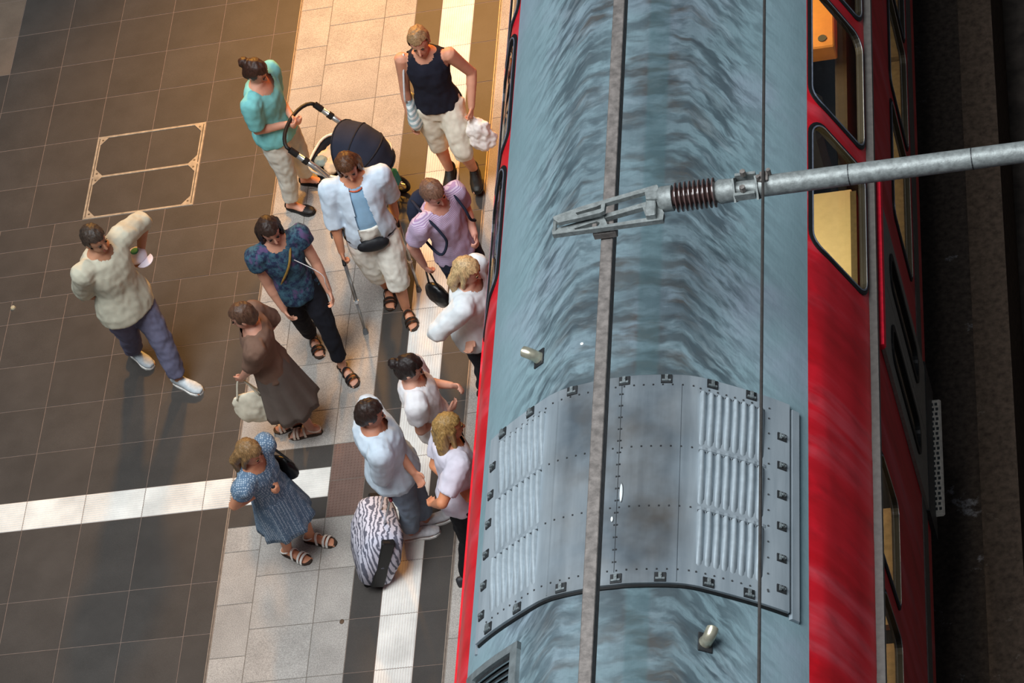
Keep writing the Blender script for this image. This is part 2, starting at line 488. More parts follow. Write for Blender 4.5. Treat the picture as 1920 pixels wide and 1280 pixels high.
def roof_material():
    t = NT('grimy_blue_grey_roof'); v = t.coord('Object')
    sx = t.n.new('ShaderNodeSeparateXYZ'); t.l.new(v, sx.inputs[0])
    ah = t.math('ABSOLUTE', sx.outputs[0])
    k = t.math('MAXIMUM', t.math('SUBTRACT', ah, .34), 0.)
    wob = t.math('MULTIPLY', t.math('SUBTRACT', t.noise(v, 5.0, 2), .5), .10)
    yy = t.math('ADD', t.math('ADD', sx.outputs[1], t.math('MULTIPLY', k, .95)), wob)
    def field(fx, fy, z, det=4, ro=.55):
        cb = t.n.new('ShaderNodeCombineXYZ')
        t.l.new(t.math('MULTIPLY', sx.outputs[0], fx), cb.inputs[0]); t.l.new(t.math('MULTIPLY', yy, fy), cb.inputs[1]); cb.inputs[2].default_value = z
        return t.noise(cb.outputs[0], 1.0, det, ro)
    patch = t.ramp(t.noise(v, 1.7, 3), [(.34, (.55,) * 3), (.56, (1.,) * 3)])
    broad = field(3.2, 9., 1.3, 3, .5); fine = field(13., 24., 4.1, 4, .6); mid_ = field(7.5, 13.5, 9.7, 3, .55)
    base = t.ramp(t.noise(v, 1.3, 5), [(.3, lin('#7c979e')), (.5, lin('#849da5')), (.72, lin('#919fad'))])
    brush = t.noise(t.coord('Object', (40, 3, 3)), 4, 3)
    base = t.mix(1., base, t.ramp(brush, [(.3, (.9,) * 3), (.7, (1.,) * 3)]), 'MULTIPLY')
    # grime: soft bars along the crown, short slanting licks on the shoulders, hardly any on the flanks
    mc = t.ramp(ah, [(0., (1.,) * 3), (.36, (1.,) * 3), (.52, (.35,) * 3), (.66, (0.,) * 3)])
    ms = t.ramp(ah, [(.05, (.35,) * 3), (.38, (.8,) * 3), (.55, (1.,) * 3), (.70, (.45,) * 3), (.88, (.07,) * 3)])
    haze = t.math('MULTIPLY', t.ramp(t.noise(v, 2.2, 4), [(.3, (.25,) * 3), (.7, (.75,) * 3)]), mc)
    c = t.mix(haze, base, lin('#59676e'))
    bars = t.math('MULTIPLY', t.math('MULTIPLY', t.ramp(broad, [(.45, (0.,) * 3), (.60, (1.,) * 3)]), mc), patch)
    c = t.mix(t.math('MULTIPLY', bars, .85), c, t.ramp(t.noise(v, 2.6, 3), [(.42, lin('#3c454a')), (.58, lin('#463f39'))]))
    lick = t.math('MULTIPLY', t.math('MULTIPLY', t.ramp(mid_, [(.46, (0.,) * 3), (.60, (1.,) * 3)]), ms), patch)
    c = t.mix(t.math('MULTIPLY', lick, .80), c, lin('#37434a'))
    lk2 = t.math('MULTIPLY', t.ramp(fine, [(.49, (0.,) * 3), (.63, (1.,) * 3)]), ms)
    c = t.mix(t.math('MULTIPLY', lk2, .55), c, lin('#46565e'))
    pale = t.math('MULTIPLY', t.ramp(field(5., 14., 6.6), [(.56, (0.,) * 3), (.72, (1.,) * 3)]), ms)
    c = t.mix(t.math('MULTIPLY', pale, .35), c, lin('#a9bcc4'))
    seam = t.ramp(t.math('ABSOLUTE', t.math('SUBTRACT', sx.outputs[0], .14)), [(.055, (1.,) * 3), (.075, (0.,) * 3)])
    c = t.mix(t.math('MULTIPLY', seam, .4), c, lin('#48686e'))
    t.bump(mid_, .12, .02)
    return t.out(c, .5, .0, .4)
M_ROOF = roof_material()
def streak_red():
    t = NT('streaky_red_paint'); v = t.coord('Object')
    sx = t.n.new('ShaderNodeSeparateXYZ'); t.l.new(v, sx.inputs[0])
    f = t.noise(t.coord('Object', (1, 1, .25)), 7, 4)
    g = t.noise(t.coord('Object', (.6, 5, .5)), 1.0, 4)
    c = t.ramp(g, [(.35, lin('#cf0d1d')), (.52, lin('#de1b2c')), (.7, lin('#e2505c'))])
    c = t.mix(t.ramp(f, [(.5, (0,) * 3), (.75, (.5,) * 3)]), c, lin('#8f0f19'))
    return t.out(c, .38, 0., .5)
M_RED = streak_red()
M_BLACK = mat('black_rubber', '#121314', .5, 0, .2)
M_GREYT = mat('grey_gutter', '#625e5a', .5, .2)
M_PANEL = None
def panel_material():
    t = NT('bare_grey_metal_cover'); v = t.coord('Object')
    f = t.noise(t.coord('Object', (9, .8, 1)), 1.6, 4)
    c = t.ramp(f, [(.3, lin('#8b979f')), (.7, lin('#a9b4bb'))])
    sx = t.n.new('ShaderNodeSeparateXYZ'); t.l.new(v, sx.inputs[0])
    ah = t.math('ABSOLUTE', sx.outputs[0])
    mk = t.ramp(ah, [(.30, (1.,) * 3), (.50, (0.,) * 3)])
    g = t.noise(v, 2.4, 4)
    dk = t.math('MULTIPLY', t.math('ADD', t.ramp(g, [(.35, (.1,) * 3), (.65, (.55,) * 3)]), .38), mk, True)
    c = t.mix(dk, c, t.ramp(t.noise(v, 1.9, 3), [(.4, lin('#4b555d')), (.62, lin('#524c46'))]))
    return t.out(c, .45, .25, .4)
M_PANEL = panel_material()
M_STEEL = mat('galvanised_steel', '#8f989a', .45, .55, .25, 14, .25)
M_DSTEEL = mat('dark_steel', '#3b3d3f', .5, .5, .3, 30)

def strip(pts_hz, y0, y1, ny=2):
    """open surface: profile extruded along the track"""
    q = MB(); n = len(pts_hz); vs = []
    ys = np.linspace(y0, y1, ny)
    for y in ys:
        vs += [(CX + h, y, z) for h, z in pts_hz]
    q.raw(vs, [(j * n + i, j * n + i + 1, (j + 1) * n + i + 1, (j + 1) * n + i) for j in range(ny - 1) for i in range(n - 1)])
    return q
# roof as a closed thin shell
rp_in = [roof_pt(p[0], -.03) for p in ROOFP][::-1]
q = MB(); prof = [tuple(p) for p in ROOFP] + [tuple(p) for p in rp_in]
q.loft([[(CX + h, y, z) for h, z in prof] for y in (YA, YB)])
roof = q.build('roof', M_ROOF, train); smooth_angle(roof, 50)

def rrect(u0, u1, v0, v1, r, n=6):
    P = []
    for cx_, cy_, a0 in ((u1 - r, v1 - r, 0), (u0 + r, v1 - r, 90), (u0 + r, v0 + r, 180), (u1 - r, v0 + r, 270)):
        for k in range(n + 1):
            a = math.radians(a0 + 90 * k / n); P.append((cx_ + r * math.cos(a), cy_ + r * math.sin(a)))
    return P
def inside(p, poly):
    c = False; n = len(poly)
    for i in range(n):
        (x0, y0), (x1, y1) = poly[i], poly[(i + 1) % n]
        if (y0 > p[1]) != (y1 > p[1]) and p[0] < (x1 - x0) * (p[1] - y0) / (y1 - y0) + x0: c = not c
    return c
def subdiv(poly, step):
    P = []
    for i in range(len(poly)):
        a = np.array(poly[i]); b = np.array(poly[(i + 1) % len(poly)]); k = max(1, int(math.ceil(np.linalg.norm(b - a) / step)))
        P += [tuple(a + (b - a) * j / k) for j in range(k)]
    return P
def panel2d(u0, u1, v0, v1, holes, vlines):
    V = []; E = []
    def loop(poly):
        b = len(V); V.extend(Vector(p) for p in poly); E.extend((b + i, b + (i + 1) % len(poly)) for i in range(len(poly)))
    loop(subdiv([(u0, v0), (u1, v0), (u1, v1), (u0, v1)], .25))
    for h in holes: loop(h)
    for v in vlines:
        if v0 + .004 < v < v1 - .004:
            for u in np.arange(u0 + .05, u1, .3): V.append(Vector((u, v)))
    vs_, es_, fs_, *_ = delaunay_2d_cdt(V, E, [], 1, 1e-5)
    fs2 = []
    for f in fs_:
        c = sum((vs_[i] for i in f), Vector((0, 0))) / len(f)
        if not any(inside(c, h) for h in holes): fs2.append(tuple(f))
    return [tuple(p) for p in vs_], fs2
def side_map(sgn, out=0.):
    def g(u, v):
        p = side_pt(v, out); return (CX + sgn * p[0], u, p[1])
    return g
def add2d(q, V, F, g, thick=None):
    q.raw([g(*p) for p in V], F)

SU0, SU1 = s_of_z(3.32), s_of_z(2.715)              # upper-deck window band
upper = [(-2.30, -1.215), (-1.05, .0), (.14, 1.2), (1.35, 2.42), (2.57, 3.64), (3.79, 4.86), (5.01, 6.08)]
lower = [(1.60, 2.62), (.49, 1.49), (-.76, .35)]
lowz = (.98, 1.80)
mid = [(-4.19, -3.37), (-5.25, -4.39)]
midz = (1.95, 2.60)
doorw = [(-1.72, -1.42), (-2.33, -2.03)]
doorz = (1.02, 2.18)
for sgn, side in ((1, 'right'), (-1, 'left')):
    holes = [rrect(a, b, SU0, SU1, .13) for a, b in upper]
    holes += [rrect(a, b, s_of_z(lowz[1]), s_of_z(lowz[0]), .10) for a, b in lower]
    holes += [rrect(a, b, s_of_z(midz[1]), s_of_z(midz[0]), .10) for a, b in mid]
    V, F = panel2d(YA, YB, 0, SIDES[-1], holes, list(SIDES[1:-1]))
    q = MB(); add2d(q, V, F, side_map(sgn))
    wp = q.build('side_panel', M_RED, train, smooth=True)
    smod = wp.modifiers.new('thick', 'SOLIDIFY'); smod.thickness = .03; smod.offset = -1
    es_ = wp.modifiers.new('split', 'EDGE_SPLIT'); es_.split_angle = math.radians(35)
    for k, h in enumerate(holes):
        c = np.mean(h, axis=0)
        def ring_pts(f_out):
            return [(c[0] + (p[0] - c[0]) * (1 + f_out / (abs(p[0] - c[0]) + 1e-3 + .25)), p[1] + (f_out if p[1] > c[1] else -f_out) * min(1, abs(p[1] - c[1]) / .1)) for p in h]
        g0 = side_map(sgn, .008); g1 = side_map(sgn, .012); g2 = side_map(sgn, -.035)
        inn = rrect(min(p[0] for p in h) + .022, max(p[0] for p in h) - .022, min(p[1] for p in h) + .022, max(p[1] for p in h) - .022, .11 if k < len(upper) else .08)
        outr = rrect(min(p[0] for p in h) - .012, max(p[0] for p in h) + .012, max(min(p[1] for p in h) - .012, .0), max(p[1] for p in h) + .012, .14 if k < len(upper) else .11)
        h2, inn2, out2 = [subdiv_ for subdiv_ in (h, inn, outr)]
        q = MB()
        q.loft([[g2(*p) for p in out2], [g0(*p) for p in out2], [g1(*p) for p in h2], [g1(*p) for p in inn2], [g2(*p) for p in inn2]], cap=False)
        fr = q.build('window_frame', M_BLACK, train)
        mid_ = rrect(min(p[0] for p in h) + .014, max(p[0] for p in h) - .014, min(p[1] for p in h) + .014, max(p[1] for p in h) - .014, .115 if k < len(upper) else .085)
        g3 = side_map(sgn, .0155); q = MB()
        q.loft([[g1(*p) for p in mid_], [g3(*p) for p in mid_], [g3(*p) for p in inn2], [g1(*p) for p in inn2]], cap=False)
        q.build('bright_trim', mat('window_trim', '#8b93a3', .35, .5), fr)
        V2, F2 = panel2d(min(p[0] for p in inn) - .01, max(p[0] for p in inn) + .01, min(p[1] for p in inn) - .01, max(p[1] for p in inn) + .01, [], list(SIDES[1:-1]))
        if 'glass' not in MATS:
            t = NT('tinted_glass')
            tr_ = t.n.new('ShaderNodeBsdfTransparent'); tr_.inputs[0].default_value = (.80, .80, .74, 1)
            gl = t.n.new('ShaderNodeBsdfGlossy'); gl.inputs['Roughness'].default_value = .03
            fz = t.n.new('ShaderNodeFresnel'); fz.inputs[0].default_value = 1.45
            mx = t.n.new('ShaderNodeMixShader')
            t.l.new(fz.outputs[0], mx.inputs[0]); t.l.new(tr_.outputs[0], mx.inputs[1]); t.l.new(gl.outputs[0], mx.inputs[2])
            t.l.new(mx.outputs[0], t.n['Material Output'].inputs['Surface']); MATS['glass'] = t.m
        q = MB(); add2d(q, V2, F2, side_map(sgn, -.004)); q.build('pane', MATS['glass'], fr, smooth=True)
    # rain gutter along the waist, red drip strip over the door, grey sill line
    q = MB(); q.loft([[(CX + sgn * h, y, z) for h, z in ((1.27, 2.68), (1.325 if sgn > 0 else 1.296, 2.68), (1.33 if sgn > 0 else 1.30, 2.655), (1.315 if sgn > 0 else 1.30, 2.62), (1.28, 2.62))] for y in (YA, YB)])
    q.build('gutter', M_GREYT if sgn > 0 else M_RED, train)
    if sgn > 0:
        q = MB(); q.loft([[(CX + sgn * h, y, z) for h, z in ((1.29, 2.60), (1.352, 2.60), (1.36, 2.57), (1.34, 2.545), (1.29, 2.545))] for y in (-2.57, -1.13)])
        q.build('door_drip_strip', mat('bright_red_strip', '#c81f32', .3), train)
    MB().bbox(min(CX + sgn * 1.305, CX + sgn * 1.318), max(CX + sgn * 1.305, CX + sgn * 1.318), YA, YB, .62, .82).build('sill_band', M_GREYT, train)
    # door: two grey leaves with slim rounded windows
    for (y0, y1), (w0, w1) in (((-1.865, -1.25), doorw[0]), ((-2.49, -1.875), doorw[1])):
        xo = CX + sgn * 1.312
        vv, ff = panel2d(y0, y1, .66, 2.55, [rrect(w0, w1, doorz[0], doorz[1], .12)], [])
        q = MB(); q.raw([(xo + sgn * .012, u, v) for u, v in vv], ff)
        d = q.build('door_leaf', mat('warm_grey_door', '#8a8278', .5), train)
        m_ = d.modifiers.new('thick', 'SOLIDIFY'); m_.thickness = .024; m_.offset = 0
        a_, b_ = rrect(w0 - .012, w1 + .012, doorz[0] - .012, doorz[1] + .012, .13), rrect(w0 + .03, w1 - .03, doorz[0] + .03, doorz[1] - .03, .1)
        q = MB(); q.loft([[(xo + sgn * .02, u, v) for u, v in a_], [(xo + sgn * .036, u, v) for u, v in a_], [(xo + sgn * .036, u, v) for u, v in b_], [(xo + sgn * .01, u, v) for u, v in b_]], cap=False)
        gk = q.build('door_window_frame', M_BLACK, d)
        q = MB(); q.raw([(xo + sgn * .018, u, v) for u, v in b_], [tuple(range(len(b_)))])
        q.build('pane', mat('dark_door_glass', '#241c12', .08, 0, .3, 3, spec=.8), d)
    MB().bbox(min(CX + sgn * 1.31, CX + sgn * 1.33), max(CX + sgn * 1.31, CX + sgn * 1.33), -1.878, -1.862, .66, 2.55).build('door_seal', M_BLACK, train)
    if sgn > 0:                                     # perforated step plate under the far-side door
        q = MB(); q.bbox(3.262, 3.352, -2.33, -1.31, .33, .355)
        stp = q.build('step_plate', mat('worn_step_metal', '#c9c0b4', .5, .3), train, bevel=.012)
        q = MB()
        for i in range(22):
            y = -1.36 - i * .0435
            for x in (3.288, 3.318): q.box((x + (i % 2) * .006, y, .357), (.018, .022, .006))
        tag(q.build('tread_hole_shade', M_DSTEEL, stp), kind='stuff')  # raised dark blocks stand in for the shade inside the holes
        MB().bbox(3.23, 3.29, -2.5, -1.2, .30, .66).build('step_riser', M_DSTEEL, train)
# underframe, end walls, decks
MB().bbox(CX - 1.2, CX + 1.2, YA, YB, -.35, .45).build('underframe', M_BLACK, train)
MB().bbox(CX - 1.26, CX + 1.26, -2.7, YB, 2.06, 2.12).build('upper_deck_floor', mat('deck_lino', '#2b2a28', .7), train)
for y in (YA, YB):
    q = MB(); pr = [(CX + h, y, z) for h, z in HALF[::-1]] + [(CX - h, y, z) for h, z in HALF[1:]]
    q.prism([np.array(p) for p in [(CX + (x - CX) * .985, yy, z - .02) for x, yy, z in pr]], (0, .04 if y < 0 else -.04, 0)).build('end_wall', M_RED, train)
# saloon fittings seen through the windows
M_CREAM = mat('cream_laminate', '#e2d3a6', .5, 0, .05)
M_ORANGE = mat('orange_laminate', '#e0923a', .5, 0, .06)
M_SEAT = mat('dark_blue_seat', '#171b26', .9, 0, .3)
MB().bbox(2.30, 3.10, -2.45, -1.17, 2.50, 2.54).build('cream_bulkhead', M_CREAM, train, bevel=.006)
MB().bbox(3.11, 3.15, -2.4, -1.30, 2.12, 2.66).build('wall_lining', mat('olive_lining', '#5b5238', .6), train)
MB().bbox(2.30, 3.05, -.14, .42, 2.72, 2.86).build('orange_table', M_ORANGE, train, bevel=.01)
MB().tube([(2.97, -.06, 2.86), (2.97, -.06, 2.868)], .03, 16).build('cup_recess', mat('olive_lining', '#5b5238', .6), train)
for y in (-.70, -1.02, .45, 1.1, 1.75, 2.4, 3.2):
    s_ = MB().bbox(2.30, 2.98, y - .05, y + .06, 2.3, 2.98).build('seat_back', M_SEAT, train, bevel=.04)
    MB().bbox(2.30, 2.98, y - .45, y + .02, 2.32, 2.48).build('seat_cushion', M_SEAT, train, bevel=.03)
MB().bbox(3.02, 3.10, -.9, 4, 2.12, 2.66).build('wall_lining', mat('brown_lining', '#4a3b28', .6), train)
for x, y, z in [(CX + .55, yy, 3.60) for yy in (-4.2, -1.9, .2)] + [(CX + .75, yy, 2.0) for yy in (-.2, 1.2)]:
    ln_ = 'saloon_lamp_offscreen' if (z > 3 and y > -.4) else 'saloon_lamp'
    l = bpy.data.lights.new(ln_, 'AREA'); l.energy = 18 if z > 3 else 6; l.size = .25; l.size_y = 1.2; l.shape = 'RECTANGLE'; l.color = (1, .8, .5)
    o = bpy.data.objects.new(ln_, l); col.objects.link(o); o.location = (x, y, z)
for a_, b_ in mid: MB().bbox(2.9, 3.225, a_ - .03, b_ + .03, 1.84, 1.90).build('window_sill', mat('tan_lining', '#b09c74', .6), train)
for a_, b_ in lower: MB().bbox(3.0, 3.225, a_ - .03, b_ + .03, .86, .92).build('window_sill', mat('tan_lining', '#b09c74', .6), train)

# roof equipment cover
CY0, CY1 = -5.125, -3.655
HL, HR = -.905, .895
def cover_pt(h, y, out): p = roof_pt(h, out); return (CX + p[0], y, p[1])
hs = np.linspace(HL, HR, 44)
q = MB(); top = [cover_pt(h, 0, .030) for h in hs]; bot = [cover_pt(h, 0, -.01) for h in hs][::-1]
q.loft([[(x, y, z) for x, _, z in top + bot] for y in (CY0, CY1)])
cover = q.build('equipment_cover', M_PANEL, train); smooth_angle(cover, 50)
tag(cover, 'bare grey metal roof cover with rows of louvres')
for y in (CY0 - .006, CY1 + .006):                  # dark shut line round the cover
    q = MB(); q.loft([[(x, yy, z) for x, _, z in [cover_pt(h, 0, .012) for h in hs] + [cover_pt(h, 0, -.012) for h in hs][::-1]] for yy in (y - .009, y + .009)])
    q.build('edge_seal', M_BLACK, cover)
rows_y = [(-4.172, -3.762), (-4.590, -4.190), (-5.010, -4.612)]
for sgn, h0, h1, nl in ((1, .44, .775, 8), (-1, -.47, -.82, 8)):
    for y0, y1 in rows_y:
        for i in range(nl):
            a = h0 + (h1 - h0) * i / nl; b = h0 + (h1 - h0) * (i + .80) / nl
            lo, hi = min(a, b), max(a, b)
            ns = np.linspace(0, 1, 6); P = []
            for t in ns:
                h = lo + (hi - lo) * t
                bulge = .012 + .030 * math.sin(math.pi * min(1, (t if sgn > 0 else 1 - t) * .75 + .25))
                P.append((h, .018 + bulge))
            ring = lambda y, k: [cover_pt(h, y, .026 + (o_ - .026) * k) for h, o_ in P] + [cover_pt(h, y, .02) for h, _ in P[::-1]]
            q = MB(); q.loft([ring(y1 - .012, 1), ring(y1 - .10, 1.0), ring((y0 + y1) / 2, .8), ring(y0 + .02, .1)])
            lv = q.build('louvre', mat('louvre_metal', '#a3afb6', .42, .25, .1), cover); smooth_angle(lv, 60)
        q = MB()
        for i in range(nl):
            a = h0 + (h1 - h0) * i / nl; b = h0 + (h1 - h0) * (i + .80) / nl
            for yy in ((y1 - .006),):
                lo, hi = min(a, b), max(a, b)
                ring = lambda y: [cover_pt(lo, y, .034), cover_pt(hi, y, .034), cover_pt(hi, y, .028), cover_pt(lo, y, .028)]
                q.loft([ring(yy - .008), ring(yy + .006)])
        tag(q.build('louvre_slot_shade', M_DSTEEL, cover), kind='stuff')  # dark bars set proud, standing in for shade in the openings
    # raised rib between the louvre rows
    for yy in (-4.176, -4.600):
        hh = np.linspace(min(h0, h1), max(h0, h1), 24)
        q = MB(); q.loft([[cover_pt(h, y, .034 + .006 * abs(math.sin((h - h0) / (h1 - h0) * nl * math.pi))) for h in hh] + [cover_pt(h, y, .02) for h in hh[::-1]] for y in (yy - .008, yy + .012)])
        q.build('cross_rib', M_PANEL, cover)
# long folds and rivets
for h in (.345, -.385):
    q = MB(); q.loft([[cover_pt(h - .006, y, .028), cover_pt(h, y, .035), cover_pt(h + .006, y, .028)] for y in (CY0 + .01, CY1 - .08)])
    q.build('fold', M_PANEL, cover)
q = MB()
riv = [(h, y) for y in (CY1 - .075, -4.178, -4.60, CY0 + .09) for h in np.arange(-.42, .44, .055)]
riv += [(h, y) for h in (-.005, .012) for y in np.arange(CY0 + .15, CY1 - .1, .085)] + [(.79, y) for y in np.arange(CY0 + .1, CY1 - .1, .11)]
riv += [(h, y) for y in (CY1 - .085, CY0 + .09) for h in list(np.arange(.44, .8, .044)) + list(np.arange(-.82, -.44, .044))]
for h, y in riv:
    p = cover_pt(h, y, .032); q.box(p, (.009, .009, .005))
tag(q.build('rivets', M_DSTEEL, cover), kind='stuff')
q = MB(); q.loft([[cover_pt(.002, y, .029), cover_pt(.005, y, .0325), cover_pt(.008, y, .029)] for y in (CY0 + .08, CY1 - .05)]); q.build('centre_seam', M_DSTEEL, cover)
# clips on raised dark plates that stand in for shaded cut-outs
def clip(h, y, dh, dy, ang):
    c = np.array(cover_pt(h, y, .034)); e = np.array(cover_pt(h + .02, y, .034)); u = e - c; u /= np.linalg.norm(u)
    v = np.array((0, 1., 0)); n = np.cross(u, v)
    A = [u, v, n]
    o = MB().box(c - n * .001, (dh, dy, .008), A).build('clip_recess_shade', M_DSTEEL, cover)
    k = MB()
    if ang == 0:
        k.box(c + n * .006 - v * dy * .25, (dh * .8, dy * .2, .012), A); k.box(c + n * .008, (dh * .28, dy * .75, .016), A)
        k.tube([c + n * .012 + v * dy * .1, c + n * .02 + v * dy * .1], .008, 8)
    else:
        k.box(c + n * .006 - u * dh * .2, (dh * .2, dy * .7, .012), A); k.box(c + n * .008 + u * dh * .05, (dh * .6, dy * .25, .016), A)
        k.tube([c + n * .012, c + n * .02], .008, 8)
    k.build('clip', M_STEEL, o)
for h in (-.80, -.585, -.30, .02, .26, .50, .70):
    clip(h, CY1 - .035, .066, .06, 0)
    if h not in (.5,): clip(h, CY0 + .035, .066, .06, 0)
clip(.50, CY0 + .035, .066, .06, 0)
for y in (-3.92, -4.13, -4.34, -4.56, -4.78, -4.99):
    clip(.855, y, .06, .05, 1)
    clip(-.865, y + .03, .055, .055, 1)
# side channel beside the cover
q = MB(); q.loft([[cover_pt(.905, y, .002), cover_pt(.912, y, .022), cover_pt(.945, y, .022), cover_pt(.952, y, .002)] for y in (CY0 - .03, CY1 - .02)]); q.build('side_channel', M_PANEL, cover)
q = MB(); q.loft([[cover_pt(h, y, .001), cover_pt(h, y, .012), cover_pt(h - .012, y, .012), cover_pt(h - .012, y, .001)] for h, y in ((-.915, CY0 - .05), (-.915, CY1))]); q.build('side_channel', M_PANEL, cover)
# ventilation grille at the frame's lower edge
gy1, gy0, gh0, gh1 = -5.315, -6.1, -.96, -.57
q = MB()
for hh0, hh1, a, b in ((gh0, gh1, gy1 - .05, gy1), (gh0, gh1, gy0, gy0 + .05), (gh1 - .05, gh1, gy0, gy1), (gh0, gh0 + .05, gy0, gy1)):
    hs2 = np.linspace(hh0, hh1, 6)
    q.loft([[cover_pt(h, y, .03) for h in hs2] + [cover_pt(h, y, -.005) for h in hs2[::-1]] for y in (a, b)])
gr = q.build('roof_grille', M_STEEL, train)
hs2 = np.linspace(gh0 + .05, gh1 - .05, 6)
q = MB(); q.loft([[cover_pt(h, y, .006) for h in hs2] + [cover_pt(h, y, -.005) for h in hs2[::-1]] for y in (gy0 + .05, gy1 - .05)]); q.build('grille_back', M_DSTEEL, gr)
for k in range(15):
    y = gy1 - .078 - k * .045
    q = MB(); q.loft([[cover_pt(h, y, .010) for h in hs2] + [cover_pt(h, y - .022, .026) for h in hs2[::-1]], [cover_pt(h, y - .006, .008) for h in hs2] + [cover_pt(h, y - .028, .024) for h in hs2[::-1]]])
    q.build('slat', mat('grille_slat', '#5f6f75', .5, .4), gr)
# two bent vent stubs on foot plates
def stub(px, h, y, lean):
    c = np.array(cover_pt(h, y, .004)); e = np.array(cover_pt(h + .02, y, .004)); u = (e - c) / np.linalg.norm(e - c); v = np.array((0, 1., 0)); n = np.cross(u, v)
    pl = MB().box(c, (.085, .12, .012), [u, v, n]).build('vent_foot', M_DSTEEL, train, bevel=.003)
    pts = [c, c + n * .035, c + n * .055 + lean * .012, c + n * .064 + lean * .035, c + n * .062 + lean * .055, c + n * .06 + lean * .062]
    q = MB(); q.tube([c + n * .004, c + n * .02], [.040, .036], 14); q.tube(pts, [.037, .036, .036, .036, .034, .022], 14)
    o = q.build('vent_pipe', mat('pale_brass', '#c9c4ae', .3, .7, .2), pl); smooth_angle(o, 50)
stub(0, -.575, -3.27, np.array((-.9, .4, .1)))
stub(0, .50, -5.47, np.array((.35, .9, .2)))
# bird droppings
for h, y, a, b in ((-.06 + .16, -.42, .018, .05), (.02 + .20, -.35, .03, .03), (.215, -.44, .012, .04), (.03, -4.5, .010, .07), (-.02, -4.68, .008, .02), (-.27, -3.32, .012, .012)):
    o_ = .036 if y < -3.6 else .003
    p = np.array(cover_pt(h, y, o_)); q = MB(); q.ell(p, (a, 0, 0), (0, b, 0), (0, 0, .004), 12, 5)
    q.build('bird_dropping', mat('chalk_white', '#e6ecec', .9, 0, .1), train, smooth=True)

# ------------------------------------------------------------------ overhead line
M_RUSTY = mat('pitted_grey_metal', '#7a7470', .6, .35, .35, 22, .4, 60)
CZ = 4.60; CRX = 2.005
cr = thing('conductor_rail', (CRX, -4, CZ - .1), 'pitted grey overhead conductor rail running above the train roof', 'power rail')
def conductor_profile(y): return [(CRX + a, y, CZ + b) for a, b in ((-.032, 0), (.032, 0), (.036, -.004), (.036, -.085), (.022, -.11), (-.022, -.11), (-.036, -.085), (-.036, -.004))]
q = MB(); q.loft([conductor_profile(y) for y in (YA, YB)]); q.build('profile', M_RUSTY, cr)
q = MB(); q.tube([(CRX, YA, CZ - .115), (CRX, YB, CZ - .115)], .007, 8); q.build('contact_wire', mat('copper_wire', '#5a4438', .4, .6), cr)

TZ = 4.72
cs = thing('catenary_support', W(1430, 345, TZ), 'grey steel tube with brown ribbed insulator and forked clamp holding the overhead rail', 'cantilever')
AX0, AX1 = W(1050, 424, TZ), W(1910, 286, TZ)
M_INS = mat('brown_porcelain', '#5d4a47', .18, 0, .2, 20, spec=.6)
def ax(px, r=0): # point on the tube axis at a photo column
    a, b = W(1262, 371, TZ), W(1910, 286, TZ)
    t = (px - 1262) / (1910 - 1262); return a + (b - a) * t
tubeend = ax(1910) + (ax(1910) - ax(1440)) * 1.2
M_GALV = mat('weathered_galvanised', '#868c8b', .5, .3, .3, 30, .35, 90)
q = MB(); q.tube([ax(1428), tubeend], .062, 20); o = q.build('tube', M_GALV, cs); smooth_angle(o)
for px in (1597, 1825):
    q = MB(); q.tube([ax(px - 1), ax(px + 1)], .0635, 20); o = q.build('tube_joint', M_DSTEEL, cs)
d_ = ax(1400) - ax(1300); d_ /= np.linalg.norm(d_)
q = MB(); q.tube([ax(1384), ax(1430)], .046, 18); o = q.build('neck', M_GALV, cs); smooth_angle(o)
for px in (1380, 1423):
    q = MB(); q.tube([ax(px), ax(px) + d_ * .012], .098, 4); q.build('flange', M_GALV, cs)
upv = np.cross(d_, (0, 1, 0)); upv = np.array((0, 0, 1.)); yv = np.array((0, 1., 0))
for k in (-1, 1):
    q = MB(); q.box(ax(1402) + yv * k * .075 + upv * .02, (.12, .02, .05), [d_, yv, upv]); q.build('clamp_plate', M_GALV, cs)
    q = MB(); q.tube([ax(1400) + yv * k * .06 + upv * .05, ax(1400) + yv * k * .06 + upv * .085], .018, 6); q.build('clamp_bolt', M_RUSTY, cs)
q = MB(); q.tube([ax(1345), ax(1352), ax(1380)], [.058, .072, .068], 18); o = q.build('end_cap', M_GALV, cs); smooth_angle(o)
q = MB(); q.tube([ax(1234), ax(1240), ax(1262)], [.062, .076, .076], 18); o = q.build('end_cap', M_GALV, cs); smooth_angle(o)
q = MB(); q.tube([ax(1260), ax(1348)], .048, 18); ins = q.build('insulator', M_INS, cs, smooth=True)
for i in range(9):
    p = ax(1270 + i * 9.0)
    q = MB(); q.tube([p - d_ * .011, p - d_ * .003, p + d_ * .003, p + d_ * .011], [.05, .088, .088, .05], 22); o = q.build('insulator_shed', M_INS, ins); smooth_angle(o, 60)
